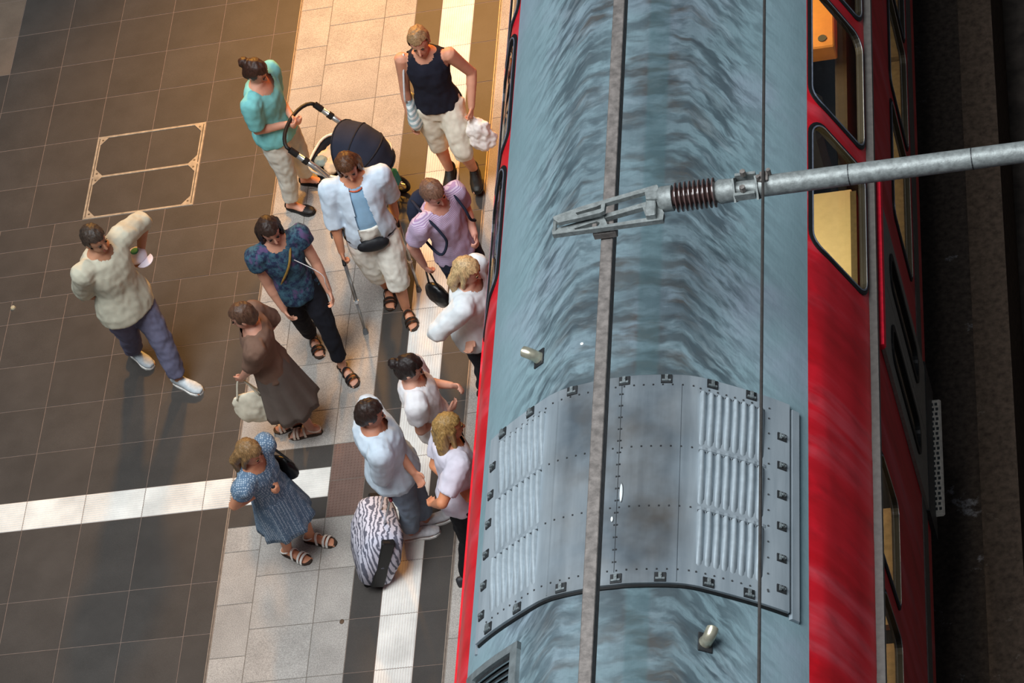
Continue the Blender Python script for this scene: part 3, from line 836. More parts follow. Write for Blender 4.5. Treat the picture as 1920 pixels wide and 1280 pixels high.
# fork: two pierced side plates tied at the tip
def plate(outer, holes, z, th, name):
    V = []; E = []
    def loop(P):
        b = len(V); V.extend(Vector(p) for p in P); E.extend((b + i, b + (i + 1) % len(P)) for i in range(len(P)))
    loop(outer)
    for h in holes: loop(h)
    vs_, es_, fs_, *_ = delaunay_2d_cdt(V, E, [], 1, 1e-5)
    fs2 = [tuple(f) for f in fs_ if inside(sum((vs_[i] for i in f), Vector((0, 0))) / 3, outer) and not any(inside(sum((vs_[i] for i in f), Vector((0, 0))) / 3, h) for h in holes)]
    q = MB(); q.raw([W(p[0], p[1], z) for p in vs_], fs2)
    o = q.build(name, M_GALV, cs); m_ = o.modifiers.new('thick', 'SOLIDIFY'); m_.thickness = th; m_.offset = 0
    return o
plate([(1037, 443), (1036, 434), (1120, 409), (1232, 376), (1246, 402), (1244, 415)],
      [[(1078, 432), (1120, 418), (1126, 421), (1124, 427), (1080, 434)], [(1135, 412), (1206, 392), (1213, 412), (1140, 424)]], 4.70, .035, 'fork_plate')
plate([(1039, 414), (1038, 409), (1090, 390), (1232, 349), (1235, 352), (1236, 376), (1212, 376), (1210, 363), (1136, 384), (1134, 398), (1126, 402), (1086, 412), (1048, 420)],
      [[(1080, 402), (1120, 390), (1128, 386), (1128, 394), (1084, 406)]], 4.76, .03, 'fork_plate')
q = MB(); q.tube([W(1041, 414, 4.76), W(1040, 437, 4.70)], .012, 8); q.build('tip_pin', M_GALV, cs)
q = MB(); q.tube([W(1043, 416, 4.74), W(1132, 404, 4.72), W(1132, 418, 4.70)], .014, 8); q.build('tie_rod', M_GALV, cs)
q = MB(); q.box(W(1222, 388, 4.73), (.06, .17, .06)); q.build('fork_root', M_GALV, cs, bevel=.005)
q = MB(); q.box((CRX, W(1140, 430, 4.66)[1], 4.635), (.14, .05, .05)); q.box((CRX - .05, W(1140, 430, 4.66)[1], 4.66), (.03, .045, .09)); q.box((CRX + .05, W(1140, 430, 4.66)[1], 4.66), (.03, .045, .09)); q.build('rail_clamp', M_RUSTY, cs, bevel=.004)
ew = W(1432, 330, 4.79)
wr = thing('overhead_wire', ew, 'thin dark wire running along the train above the grey tube clamp', 'wire')
q = MB(); q.tube([(ew[0], YA, ew[2] + .02), (ew[0], YB, ew[2] + .02)], .009, 8); q.build('strand', mat('dark_wire', '#4a4745', .5, .5), wr)
q = MB(); q.box(ew + [0, 0, -.01], (.05, .07, .035)); q.build('wire_clamp', M_RUSTY, wr, bevel=.004)
for k in (-1, 1):
    q = MB(); q.tube([ew + [k * .03, k * .02, -.02], ew + [k * .03, k * .02, .03]], .013, 8); q.build('clamp_nut', M_RUSTY, wr)

# ------------------------------------------------------------------ people
def nrm(v):
    v = np.array(v, float); return v / (np.linalg.norm(v) + 1e-9)

def remesh(q, voxel, smooth=4, wr=0., wf=14., stretch=(1, 1, .45), cut=None, seed=0.):
    """fuse overlapping closed pieces into one continuous surface; optional cloth folds and openings"""
    me = q.mesh('tmp')
    bm = bmesh.new(); bm.from_mesh(me); bmesh.ops.recalc_face_normals(bm, faces=bm.faces); bm.to_mesh(me); bm.free()
    o = bpy.data.objects.new('tmp', me); col.objects.link(o)
    m = o.modifiers.new('r', 'REMESH'); m.mode = 'VOXEL'; m.voxel_size = voxel
    if smooth:
        s_ = o.modifiers.new('s', 'SMOOTH'); s_.factor = .5; s_.iterations = smooth
    dg = bpy.context.evaluated_depsgraph_get()
    out = bpy.data.meshes.new_from_object(o.evaluated_get(dg))
    bpy.data.objects.remove(o); bpy.data.meshes.remove(me)
    if wr or cut:
        n = len(out.vertices); V = np.empty(n * 3); out.vertices.foreach_get('co', V); V = V.reshape(-1, 3)
        if wr:
            N = np.empty(n * 3); out.vertices.foreach_get('normal', N); N = N.reshape(-1, 3)
            S_ = np.array(stretch) * wf
            dsp = np.array([noise.noise(Vector(p)) + .5 * noise.noise(Vector(p) * 2.1) for p in V * S_ + seed])
            V2 = V + N * (dsp * wr)[:, None]
            out.vertices.foreach_set('co', V2.ravel())
        if cut:
            kill = [i for i in range(n) if cut(V[i])]
            bm = bmesh.new(); bm.from_mesh(out); bm.verts.ensure_lookup_table()
            bmesh.ops.delete(bm, geom=[bm.verts[i] for i in kill], context='VERTS'); bm.to_mesh(out); bm.free()
    out.polygons.foreach_set('use_smooth', [True] * len(out.polygons))
    return out

def part(name, me, m, parent):
    off = OFF[parent]
    me.transform(Matrix.Translation([-float(c) for c in off]))
    me.materials.clear(); me.materials.append(m)
    return obj(name, me, parent)

def ik(a, b, l1, l2, pole):
    d = b - a; L = np.linalg.norm(d); d = d / (L + 1e-9)
    if L > (l1 + l2) * .995:
        k = L / ((l1 + l2) * .995); l1 *= k; l2 *= k
    x = (L * L + l1 * l1 - l2 * l2) / (2 * L); y = math.sqrt(max(0, l1 * l1 - x * x))
    p = pole - d * (pole @ d); p = nrm(p)
    return a + d * x + p * y

SKIN = {}
def skin(c):
    if c not in SKIN:
        SKIN[c] = mat('skin_' + str(len(SKIN)), c, .55, 0, .08, 12, .05, 200)
    return SKIN[c]

def hair_mat(c):
    k = 'hair_' + c
    if k in MATS: return MATS[k]
    t = NT(k); b = lin(c); f = t.noise(t.coord('Object', (60, 60, 5)), 2.2, 4)
    t.bump(f, .5, .004)
    MATS[k] = t.out(t.ramp(f, [(.35, scl(b, .55)), (.7, scl(b, 1.35))]), .5, 0, .4)
    return MATS[k]

def hand(q, wrist, d, w, n, H, curl=35., side=1):
    """palm, four fingers of different lengths and a thumb leaving the side of the palm; n points out of the back of the hand"""
    k = H / 1.7; pl = .085 * k
    rings = []
    for t, a, b in ((-.02, .024, .02), (.02, .028, .017), (.05, .036, .016), (pl, .038, .013), (pl + .006, .034, .010)):
        c = wrist + d * t
        rings.append([c + w * a * k * math.cos(x) + n * b * k * math.sin(x) for x in np.linspace(0, 2 * math.pi, 10, endpoint=False)])
    q.loft(rings)
    for i, L in enumerate((.068, .078, .072, .056)):
        u = (-.029 + .0195 * i) * k * side
        p = wrist + d * pl * .93 + w * u
        ang = 0
        for seg, frac in enumerate((.45, .32, .26)):
            ang += math.radians(curl * (.7 if seg == 0 else 1.0))
            dd = d * math.cos(ang) - n * math.sin(ang)
            p2 = p + dd * L * k * frac
            q.capsule(p, p2, (.0095 - .001 * seg) * k, (.0088 - .001 * seg) * k, 8); p = p2
    p = wrist + d * .022 * k - w * .026 * k * side
    dd = nrm(d * .75 - w * .62 * side - n * .25); p2 = p + dd * .036 * k
    q.capsule(p, p2, .0125 * k, .0105 * k, 8)
    dd = nrm(d * .95 - w * .1 * side - n * .35); q.capsule(p2, p2 + dd * .03 * k, .0105 * k, .0085 * k, 8)

def person(label, H, head, feet, face, hands, sk='#c98f74', hair=('#5b3a26', 'short'), top=None, bottom=None, shoes=('sneaker', '#dddddd'),
           lift=(0, 0), look=None, pitch=20., curl=(35, 35), pel=(0, 0), build=1.0, toe=None, elbow=(None, None), extra=None, hz=None, belly=0., neckline=.075):
    fpts = [W(*f, 0.) for f in feet]
    for i in (0, 1): fpts[i] = fpts[i] + np.array((0, 0, lift[i]))
    base = (fpts[0] + fpts[1]) / 2; base[2] = 0
    root = thing('person', base, label, 'person')
    F = np.array((math.cos(math.radians(face)), math.sin(math.radians(face)), 0)); L = np.array((-F[1], F[0], 0)); U = np.array((0, 0, 1.))
    hz_ = hz or .925 * H
    hc = W(*head, hz_)
    # spine
    pz = .53 * H - (.012 if np.linalg.norm((fpts[0] - fpts[1])[:2]) > .3 else 0) * H
    pelv = base + (hc - base) * .46; pelv[2] = pz; pelv[:2] += F[:2] * pel[0] + L[:2] * pel[1]
    neck = hc - U * .105 * H / 1.7 * 1.0 - F * .025; 
    sp = nrm(neck - pelv); S_ = np.linalg.norm(neck - pelv)
    Fs = nrm(F - sp * (F @ sp)); Ls = np.cross(sp, Fs)
    k = H * build
    lv = [(-.17, .083, .062, 0), (-.02, .098, .071, -.004), (.12, .094, .066, 0), (.33, .079, .059, .006), (.55, .088, .066, .006), (.72, .099, .068, .0), (.86, .098, .055, -.006), (.94, .062, .042, -.006), (1.0, .036, .036, 0)]
    def torso(q, off=0., lo=-1., hi=2., flare=0., n=20):
        rings = []
        T = [l for l in lv if lo - 1e-6 <= l[0] <= hi + 1e-6]
        for e in (lo, hi):
            if lv[0][0] < e < lv[-1][0] and not any(abs(l[0] - e) < 1e-6 for l in T):
                T.append(tuple(float(np.interp(e, [l[0] for l in lv], [l[j] for l in lv])) for j in range(4)))
        T.sort()
        for t, a, b, c in T:
            bb = b + (belly * math.exp(-((t - .25) / .25) ** 2))
            o_ = (off + flare * max(0, (.3 - t))) * (1. if t < .88 else .55)
            cc = pelv + sp * S_ * t + Fs * (c * k + (bb - b) * k * .6)
            rings.append([cc + Ls * (a * k + o_) * math.cos(x) + Fs * (bb * k + o_) * math.sin(x) for x in np.linspace(0, 2 * math.pi, n, endpoint=False)])
        q.loft(rings)
    # limbs
    sh = [pelv + sp * S_ * .84 + Ls * s * .108 * k for s in (1, -1)]
    hip = [pelv - sp * .01 * H + Ls * s * .052 * k for s in (1, -1)]
    ank = [fpts[i] + U * .075 * H / 1.7 for i in (0, 1)]
    knee = [ik(hip[i], ank[i], .245 * H, .235 * H, F + L * (.08, -.08)[i]) for i in (0, 1)]
    hd = []; elb = []
    for i, s in enumerate((1, -1)):
        if hands[i] is None:
            tgt = sh[i] - U * .30 * H + L * s * .06 + F * .07
        else:
            tgt = W(hands[i][0], hands[i][1], hands[i][2])
        v = tgt - sh[i]; mx = .335 * H
        if np.linalg.norm(v) > mx: tgt = sh[i] + nrm(v) * mx
        pole = (-F * .8 + L * s * .6 - U * .5) if elbow[i] is None else (F * elbow[i][0] + L * s * elbow[i][1] + U * elbow[i][2])
        elb.append(ik(sh[i], tgt, .172 * H, .155 * H, pole)); hd.append(tgt)
    # head frame
    lk = math.radians(face if look is None else look)
    hf = np.array((math.cos(lk), math.sin(lk), 0)); pt = math.radians(pitch)
    hF = hf * math.cos(pt) - U * math.sin(pt); hU = U * math.cos(pt) + hf * math.sin(pt); hL = np.cross(hU, hF)
    r = H / 1.7
    b = MB()
    torso(b)
    b.capsule(neck - sp * .05, hc - hU * .05 * r, .052 * r, .05 * r, 12)
    # head: skull, face wedge, jaw, nose, ears, brow
    b.ell(hc + hU * .02 * r - hF * .008, hL * .074 * r, hF * .094 * r, hU * .096 * r)
    b.ell(hc - hU * .045 * r + hF * .026 * r, hL * .058 * r, hF * .066 * r, hU * .075 * r)
    b.ell(hc - hU * .095 * r + hF * .062 * r, hL * .026 * r, hF * .024 * r, hU * .022 * r)
    b.capsule(hc + hF * .086 * r + hU * .004 * r, hc + hF * .106 * r - hU * .034 * r, .009 * r, .0135 * r, 8)
    for s in (1, -1):
        b.ell(hc + hL * s * .076 * r - hU * .012 * r - hF * .006, hL * .010 * r, hF * .019 * r, hU * .031 * r, 8, 6)
    for i, s in enumerate((1, -1)):
        b.capsule(sh[i], sh[i] * .55 + elb[i] * .45, .038 * k, .030 * k, 12)
        b.capsule(sh[i] * .55 + elb[i] * .45, elb[i], .031 * k, .0255 * k, 12)
        mid_ = elb[i] * .7 + hd[i] * .3
        b.capsule(elb[i], mid_, .0265 * k, .0265 * k, 12); b.capsule(mid_, hd[i], .0265 * k, .0165 * k, 12)
        d = nrm(hd[i] - elb[i]); n_ = nrm(L * s - d * (d @ (L * s))) if abs(d @ L) < .9 else nrm(U - d * (d @ U)); w_ = np.cross(n_, d)
        if w_ @ F < 0: w_ = -w_
        hand(b, hd[i], d, w_, n_, H, curl[i], -1)
        th = hip[i] * .55 + knee[i] * .45
        b.capsule(hip[i], th, .058 * k, .049 * k, 14); b.capsule(th, knee[i], .049 * k, .035 * k, 14)
        ca = knee[i] * .68 + ank[i] * .32
        b.capsule(knee[i], ca, .034 * k, .034 * k, 12); b.capsule(ca, ank[i], .034 * k, .0205 * k, 12)
    # feet
    fts = []
    for i in (0, 1):
        ta = math.radians(face + (toe[i] if toe else (6, -6)[i])); f = np.array((math.cos(ta), math.sin(ta), 0)); l = np.array((-f[1], f[0], 0))
        c = fpts[i]; fts.append((c, f, l))
        rings = []
        for t, w_, h_ in ((-.07, .024, .042), (-.055, .032, .075), (0, .032, .098), (.05, .034, .072), (.10, .041, .044), (.145, .043, .030), (.172, .032, .022)):
            rings.append([c + f * t * r + l * w_ * r * math.cos(x) + U * (.004 + h_ * r * .5 * (1 + math.sin(x))) for x in np.linspace(0, 2 * math.pi, 12, endpoint=False)])
        b.loft(rings)
        for j, (u, e) in enumerate(((-.029, .196), (-.009, .190), (.006, .184), (.020, .176), (.032, .166))):
            uu = u * (1 if i == 0 else -1)
            b.capsule(c + f * .14 * r + l * uu * r + U * .016, c + f * e * r + l * uu * r + U * .012, .010, .0095, 7)
    body = part('body', remesh(b, .0085, 3), skin(sk), root)
    # facial features
    for s in (1, -1):
        e = MB(); m_ = MB()
        e.ell(hc + hF * .083 * r + hL * s * .031 * r + hU * .008 * r, hL * .0125, hF * .008, hU * .0065, 8, 5)
        m_.capsule(hc + hF * .086 * r + hL * s * .018 * r + hU * .026 * r, hc + hF * .078 * r + hL * s * .046 * r + hU * .026 * r, .0042, .003, 6)
        e.build('eye', mat('dark_eye', '#241c18', .3), body, smooth=True)
        m_.build('eyebrow', hair_mat(hair[0]), body, smooth=True)
    MB().ell(hc + hF * .087 * r - hU * .062 * r, hL * .022, hF * .008, hU * .007, 10, 5).build('mouth', mat('lips', '#a35a52', .5), body, smooth=True)
    # hair
    hm = hair_mat(hair[0]); style = hair[1]; q = MB()
    q.ell(hc + hU * .026 * r - hF * .014 * r, hL * .086 * r, hF * .105 * r, hU * .104 * r, 18, 12)
    if style in ('short', 'bun', 'tail'):
        q.ell(hc - hU * .03 * r - hF * .045 * r, hL * .074 * r, hF * .066 * r, hU * .075 * r)
    if style == 'bun':
        q.ell(hc + hU * .03 * r - hF * .125 * r, hL * .046 * r, hF * .044 * r, hU * .042 * r)
    if style in ('long', 'bob', 'loose'):
        ln = {'bob': .16, 'long': .36, 'loose': .52}[style] * r
        bk = nrm(-hf * (.05 if style == 'bob' else .16) - U)
        for s in (-.8, -.3, .3, .8):
            p0 = hc - hF * .055 * r + hL * s * .06 * r + hU * .01; p1 = hc - hF * .075 * r + hL * s * .085 * r - hU * .10 * r
            p2 = p1 + bk * ln * (1 - .15 * abs(s))
            q.capsule(p0, p1, .05 * r, .045 * r, 10); q.capsule(p1, p2, .045 * r, .026 * r, 10)
        for s in (1, -1):
            q.capsule(hc + hL * s * .072 * r + hU * .02, hc + hL * s * .08 * r - hU * (.10 if style == 'bob' else .17) * r + hF * .01, .026 * r, .02 * r, 8)
    if style == 'tail':
        p0 = hc + hU * .03 - hF * .11 * r; p1 = p0 - hF * .05 - hU * .10; q.capsule(p0, p1, .028, .034, 8); q.capsule(p1, p1 - hU * .2 - hF * .02, .034, .014, 8)
    def hcut(p):
        d = p - hc; x, y, z = d @ hF, d @ hL, d @ hU
        return x > .028 * r and z < .062 * r and abs(y) < .072 * r + 0 * z
    part('hair', remesh(q, .009, 2, .007, 30., (1.4, 1.4, .25), hcut, seed=H * 31 + face), hm, root)
    # clothes
    seed = face * .37 + H * 11
    def limb(q, pts, rad, flat=True):
        q.tube(pts, rad, 14)
    if bottom:
        kind, m_b, ln = bottom[:3]
        q = MB()
        if kind in ('trousers', 'shorts', 'capri'):
            torso(q, .014, -.17, .26)
            loose = {'trousers': 1.16, 'shorts': 1.3, 'capri': 1.22}[kind] * (bottom[3] if len(bottom) > 3 else 1)
            for i in (0, 1):
                chain = [hip[i] + sp * .02, hip[i] * .55 + knee[i] * .45, knee[i], knee[i] * .68 + ank[i] * .32, ank[i] + U * .01]
                rr = [.060 * k * 1.06, .050 * k * loose, .037 * k * loose, .036 * k * loose, .030 * k * loose]
                tt = [0, .225, .5, .66, 1.0]
                P = []; Rr = []
                for t in np.linspace(0, ln, 9):
                    P.append(np.array([np.interp(t, tt, [c[j] for c in chain]) for j in range(3)])); Rr.append(float(np.interp(t, tt, rr)))
                limb(q, P, Rr)
            part(kind if kind != 'capri' else 'trousers', remesh(q, .0115, 3, .010, 15., (1, 1, .7), seed=seed), m_b, root)
        else:                                       # skirt
            n = 48; rings = []
            legdir = ((fpts[0] + fpts[1]) / 2 + U * .05 - pelv); fl_ = bottom[3] if len(bottom) > 3 else .5
            for t in np.linspace(0, 1, 12):
                c = pelv + sp * .11 * (1 - t) * 1.0 + legdir * (ln * t)
                rad = np.interp(t, [0, .18, 1], [.086, .108, .108 + .09 * fl_]) * k
                rings.append([c + (L * math.cos(x) * rad + F * math.sin(x) * rad * (.78 + .15 * t)) * (1 + .07 * t * math.sin(9 * x + seed) + .03 * t * math.sin(17 * x + 2)) for x in np.linspace(0, 2 * math.pi, n, endpoint=False)])
            q.loft(rings, cap=False)
            o = q.build('skirt', m_b, root, smooth=True); s_ = o.modifiers.new('t', 'SOLIDIFY'); s_.thickness = .006
    if top:
        kind, m_t, sl = top[:3]
        lo = top[3] if len(top) > 3 else .0
        loose = top[4] if len(top) > 4 else .016
        q = MB(); torso(q, loose, lo, .955, .10 if kind == 'tunic' else .03)
        if sl > 0:
            for i in (0, 1):
                chain = [sh[i], sh[i] * .55 + elb[i] * .45, elb[i], elb[i] * .7 + hd[i] * .3, hd[i]]
                rr = [.054 * k, .044 * k + .008, .037 * k + .008, .035 * k + .006, .027 * k + .006]
                tt = [0, .24, .53, .67, 1.]
                P = []; Rr = []
                for t in np.linspace(0, sl, 6):
                    P.append(np.array([np.interp(t, tt, [c[j] for c in chain]) for j in range(3)])); Rr.append(float(np.interp(t, tt, rr)) * (1 + .10 * t))
                q.capsule(sh[i] - Ls * (1, -1)[i] * .04, sh[i], .050 * k, .054 * k, 12); limb(q, P, Rr)
        nc = pelv + sp * S_ * .97 + Fs * .045
        def tcut(p):
            d = p - nc
            if d @ d < neckline ** 2 + 0.0: return True
            if sl <= 0:                              # armholes of a sleeveless top
                for i in (0, 1):
                    dd = p - (sh[i] + Ls * (1, -1)[i] * .02)
                    if dd @ dd < (.052 * k) ** 2: return True
            if kind == 'open':                       # open shirt front
                x = (p - pelv) @ Ls; y = (p - pelv) @ Fs; t = (p - pelv) @ sp / S_
                if y > .02 and abs(x) < .035 + .05 * (1 - t): return True
            return False
        part({'tunic': 'tunic', 'open': 'open_shirt'}.get(kind, 'shirt'), remesh(q, .0115, 3, .010, 13., (1, 1, .6), tcut, seed=seed + 5), m_t, root)
        if len(top) > 5:                             # a second layer under an open shirt
            q = MB(); torso(q, .006, -.02, .93); part('undershirt', remesh(q, .0115, 2, .004, 12., cut=tcut if kind != 'open' else (lambda p: (p - nc) @ (p - nc) < neckline ** 2)), top[5], root)
    # footwear
    skind, sc_ = shoes
    for i in (0, 1):
        c, f, l = fts[i]; q = MB()
        outl = [(-.082, .0), (-.07, .026), (-.03, .034), (.05, .037), (.12, .049), (.17, .044), (.203, .02), (.208, 0)]
        loop_ = [(t, w_) for t, w_ in outl] + [(t, -w_) for t, w_ in outl[-2:0:-1]]
        if skind in ('sneaker', 'flat', 'black'):
            hh = {'sneaker': (.085, .105, .100, .082, .062, .05), 'black': (.09, .11, .105, .085, .062, .05), 'flat': (.058, .062, .05, .040, .050, .044)}[skind]
            rings = []
            for (t, w_), h_ in zip(((-.078, .026), (-.06, .036), (0, .039), (.055, .042), (.12, .051), (.175, .045)), hh):
                rings.append([c + f * t * r + l * w_ * r * math.cos(x) + U * (.010 + h_ * r * .5 * (1 + math.sin(x))) for x in np.linspace(0, 2 * math.pi, 12, endpoint=False)])
            rings.append([c + f * .208 * r + l * .024 * r * math.cos(x) + U * (.016 + .026 * r * .5 * (1 + math.sin(x))) for x in np.linspace(0, 2 * math.pi, 12, endpoint=False)])
            q.loft(rings)
            cut = None
            if skind == 'flat':
                top_c = c + f * .03 * r + U * .085
                def cut(p, tc=top_c, f=f, l=l):
                    d = p - tc; return abs(d @ f) < .085 and abs(d @ l) < .036 and p[2] > .035
            sh_ = part('shoe', remesh(q, .008, 2, cut=cut), mat('shoe_' + sc_, sc_, .55), root)
            q = MB(); q.prism([c + f * t * r + l * w_ * 1.08 * r + U * .0005 for t, w_ in loop_], (0, 0, .016)); q.build('sole', mat('sole_' + skind, '#e8e6e0' if skind == 'sneaker' else '#1c1a19', .7), sh_)
            if skind != 'flat':
                q = MB()
                for t in (.05, .075, .10): q.capsule(c + f * t * r - l * .02 + U * (.115 - .45 * t), c + f * (t + .008) * r + l * .02 + U * (.115 - .45 * t), .0035, .0035, 6)
                q.build('laces', mat('lace_' + skind, '#cfd3d6' if skind == 'sneaker' else '#3a3a3a', .8), sh_)
        elif skind == 'sandal':
            q.prism([c + f * t * r + l * w_ * 1.05 * r + U * .0005 for t, w_ in loop_], (0, 0, .018)); so = q.build('sandal', mat('sandal_sole', '#3a2c22', .7), root)
            for t, hh, ww in ((.115, .052, .047), (.145, .043, .048), (.055, .084, .039)):
                arc = [c + f * (t + .0 * math.cos(a)) * r + l * ww * r * 1.08 * math.cos(a) + U * (.016 + hh * r * math.sin(a)) for a in np.linspace(0, math.pi, 11)]
                q = MB(); rings = [[p + f * .009, p + f * .009 + nrm(p - (c + f * t * r)) * .005, p - f * .009 + nrm(p - (c + f * t * r)) * .005, p - f * .009] for p in arc]; q.loft(rings); q.build('strap', mat('strap_' + sc_, sc_, .5), so)
            q = MB(); q.tube([c + f * (-.02 + .045 * math.cos(a) * 1.2) * r * 1 + l * .040 * r * math.sin(a) + U * (.062 + .02 * math.cos(a)) for a in np.linspace(math.radians(40), math.radians(320), 12)], .006, 6); q.build('strap', mat('strap_' + sc_, sc_, .5), so)
    J = dict(root=root, pelv=pelv, neck=neck, sh=sh, elb=elb, hd=hd, F=F, L=L, U=U, hc=hc, hF=hF, hU=hU, hL=hL, sp=sp, Fs=Fs, Ls=Ls, S=S_, k=k, fts=fts, hip=hip, r=r)
    return J

def strap(J, a, b, side, m, w=.018, name='strap', front=True, parent=None, out=.135):
    """band lying over the torso from shoulder point to hip point"""
    P = []
    for t in np.linspace(0, 1, 9):
        p = a * (1 - t) + b * t
        P.append(p)
    q = MB(); q.tube(P, w / 2, 6); return q.build(name, m, parent or J['root'])

# --- woman pushing the pram
J1 = person('woman in a teal top and off-white trousers pushing the pram', 1.68, (480, 134), [(580, 343), (553, 392)], -18,
    [(546, 218, 1.02), (543, 232, 1.00)], '#d49a80', ('#3b2318', 'bun'), ('tunic', cloth('teal_jersey', '#7fc9c8'), .45, -.12, .024),
    ('trousers', cloth('off_white_cotton', '#d8d5c8'), .93, 1.15), ('flat', '#1c1614'), pitch=38, curl=(60, 60), neckline=.105)
# --- walker with carrier bag
J2 = person('walker in a navy tank top and cream shorts on the ribbed white strip', 1.76, (786, 78), [(897, 338), (848, 330)], -88,
    [(884, 200, .92), (772, 236, .80)], '#cf9478', ('#9a7a55', 'short'), ('shirt', cloth('navy_jersey', '#20222e'), 0, -.02, .016),
    ('shorts', cloth('cream_canvas', '#dcd6c4'), .56), ('black', '#17150f'), lift=(.06, 0), pitch=10, curl=(70, 30))
# --- woman on crutches
J3 = person('woman in an open pale-blue shirt and white capri trousers walking on two crutches', 1.67, (652, 312), [(766, 588), (731, 548)], -76,
    [(742, 402, .80), (641, 474, .82)], '#c98a68', ('#5a3a24', 'bob'), ('open', cloth('pale_blue_shirt', '#cfe0ee'), .62, -.12, .026, cloth('blue_top', '#8fb4cf')),
    ('capri', cloth('white_linen', '#e9e6da'), .66, 1.2), ('sandal', '#2a221c'), pitch=22, curl=(75, 75), build=1.08, belly=.02)
# --- woman in patterned top
J4 = person('woman in a navy and purple patterned top and dark trousers with strappy sandals', 1.69, (506, 432), [(648, 697), (590, 640)], -62,
    [(618, 548, .80), (535, 585, .78)], '#d0997f', ('#33231b', 'long'), ('shirt', cloth('patterned_chiffon', '#26304a', '#3f6070', 'mottle', 24.), .18, -.12, .02),
    ('trousers', cloth('black_trousers', '#1a1b22'), .90, 1.0), ('sandal', '#17161a'), pitch=22)
# --- man in beige shirt
J5 = person('man in a long beige shirt, blue-grey trousers and grey sneakers', 1.80, (178, 448), [(342, 722), (257, 668)], -36,
    [(264, 474, 1.10), (205, 560, .95)], '#b98567', ('#40342b', 'short'), ('tunic', cloth('beige_cotton', '#c3c0ac'), .6, -.17, .034),
    ('trousers', cloth('blue_grey_denim', '#68687e'), .95, 1.1), ('sneaker', '#b9c2c6'), pitch=16, build=1.06, curl=(65, 30), elbow=((-.2, .5, -.9), None))
# --- walker crossing to the left
J6 = person('walker in a brown top and long grey-brown skirt carrying a cream tote', 1.66, (455, 592), [(560, 795), (588, 812)], 188,
    [(450, 716, .78), (478, 650, 1.0)], '#c48f78', ('#5a4030', 'short'), ('shirt', cloth('brown_knit', '#7a5f50'), .5, -.05, .018),
    ('skirt', cloth('grey_brown_skirt', '#6a5f58'), .62, .4), ('sandal', '#cbb9a8'), pitch=15, curl=(70, 60))
# --- woman in dotted dress
J7 = person('woman in a blue-grey dotted dress and white sandals holding a black bag', 1.64, (468, 848), [(588, 1014), (545, 1040)], -22,
    [(515, 900, 1.10), (498, 915, 1.08)], '#cf8f6d', ('#8a6b45', 'bob'), ('shirt', cloth('dotted_dress', '#5f7890', '#a9bac8', 'dots', 62.), .16, -.05, .014),
    ('skirt', cloth('dotted_dress', '#5f7890'), .50, .35), ('sandal', '#efece4'), pitch=30, curl=(60, 60))
# --- pale-blue shirt, suitcase
J8 = person('traveller in a loose pale-blue shirt pulling the zebra-patterned suitcase', 1.72, (694, 775), [(804, 985), (776, 1008)], 15,
    [(775, 885, 1.0), (728, 925, .74)], '#c08468', ('#2f211b', 'short'), ('tunic', cloth('pale_blue_white', '#c9d8e4'), .6, -.12, .04),
    ('trousers', cloth('washed_blue', '#8797a8'), .93), ('sneaker', '#c9c9cc'), pitch=25, build=1.08, curl=(40, 75))
# --- white top, dark bun
J9 = person('passenger in a white top with dark pinned-up hair in the boarding crowd', 1.68, (768, 690), [(886, 910), (868, 930)], 8,
    [(846, 722, 1.15), (838, 772, 1.0)], '#d39f88', ('#241a17', 'bun'), ('shirt', cloth('white_cotton', '#e4e4e6'), .3, -.05, .022),
    ('trousers', cloth('charcoal_cloth', '#22242a'), .93), ('flat', '#1c1614'), pitch=30)
# --- long blonde hair
J10 = person('passenger with long loose dark-blonde hair, lilac-white top and black jeans', 1.72, (842, 800), [(912, 1062), (880, 1095)], 22,
    [(862, 915, 1.1), (815, 945, 1.05)], '#d08a63', ('#a07f4b', 'loose'), ('shirt', cloth('lilac_white', '#d6d2de'), .4, -.10, .024),
    ('trousers', cloth('black_denim', '#17181b'), .95), ('sneaker', '#2c2c30'), pitch=12, curl=(45, 45))
# --- blonde, white outfit
J11 = person('blonde passenger in a white and pale-blue blouse waiting at the train door', 1.70, (876, 507), [(945, 728), (915, 745)], -12,
    [(880, 630, .98), (815, 622, 1.02)], '#d6a288', ('#c9ab7c', 'bob'), ('tunic', cloth('white_blue_blouse', '#dde5e8'), .85, -.12, .034),
    ('trousers', cloth('dark_plaid', '#24262e'), .93), ('flat', '#1c1614'), pitch=28, build=1.06)
# --- lilac stripes
J12 = person('passenger in a lilac striped T-shirt and dark blue jeans near the train side', 1.70, (812, 362), [(925, 585), (893, 600)], -40,
    [(890, 440, 1.05), (795, 497, .86)], '#d39a86', ('#7a5a48', 'short'), ('shirt', cloth('lilac_stripe', '#cdbfd3', '#a88fb4', 'stripe', 26.), .36, -.08, .022),
    ('trousers', cloth('dark_jeans', '#2b3040'), .95), ('sneaker', '#55565c'), pitch=30, curl=(60, 45))

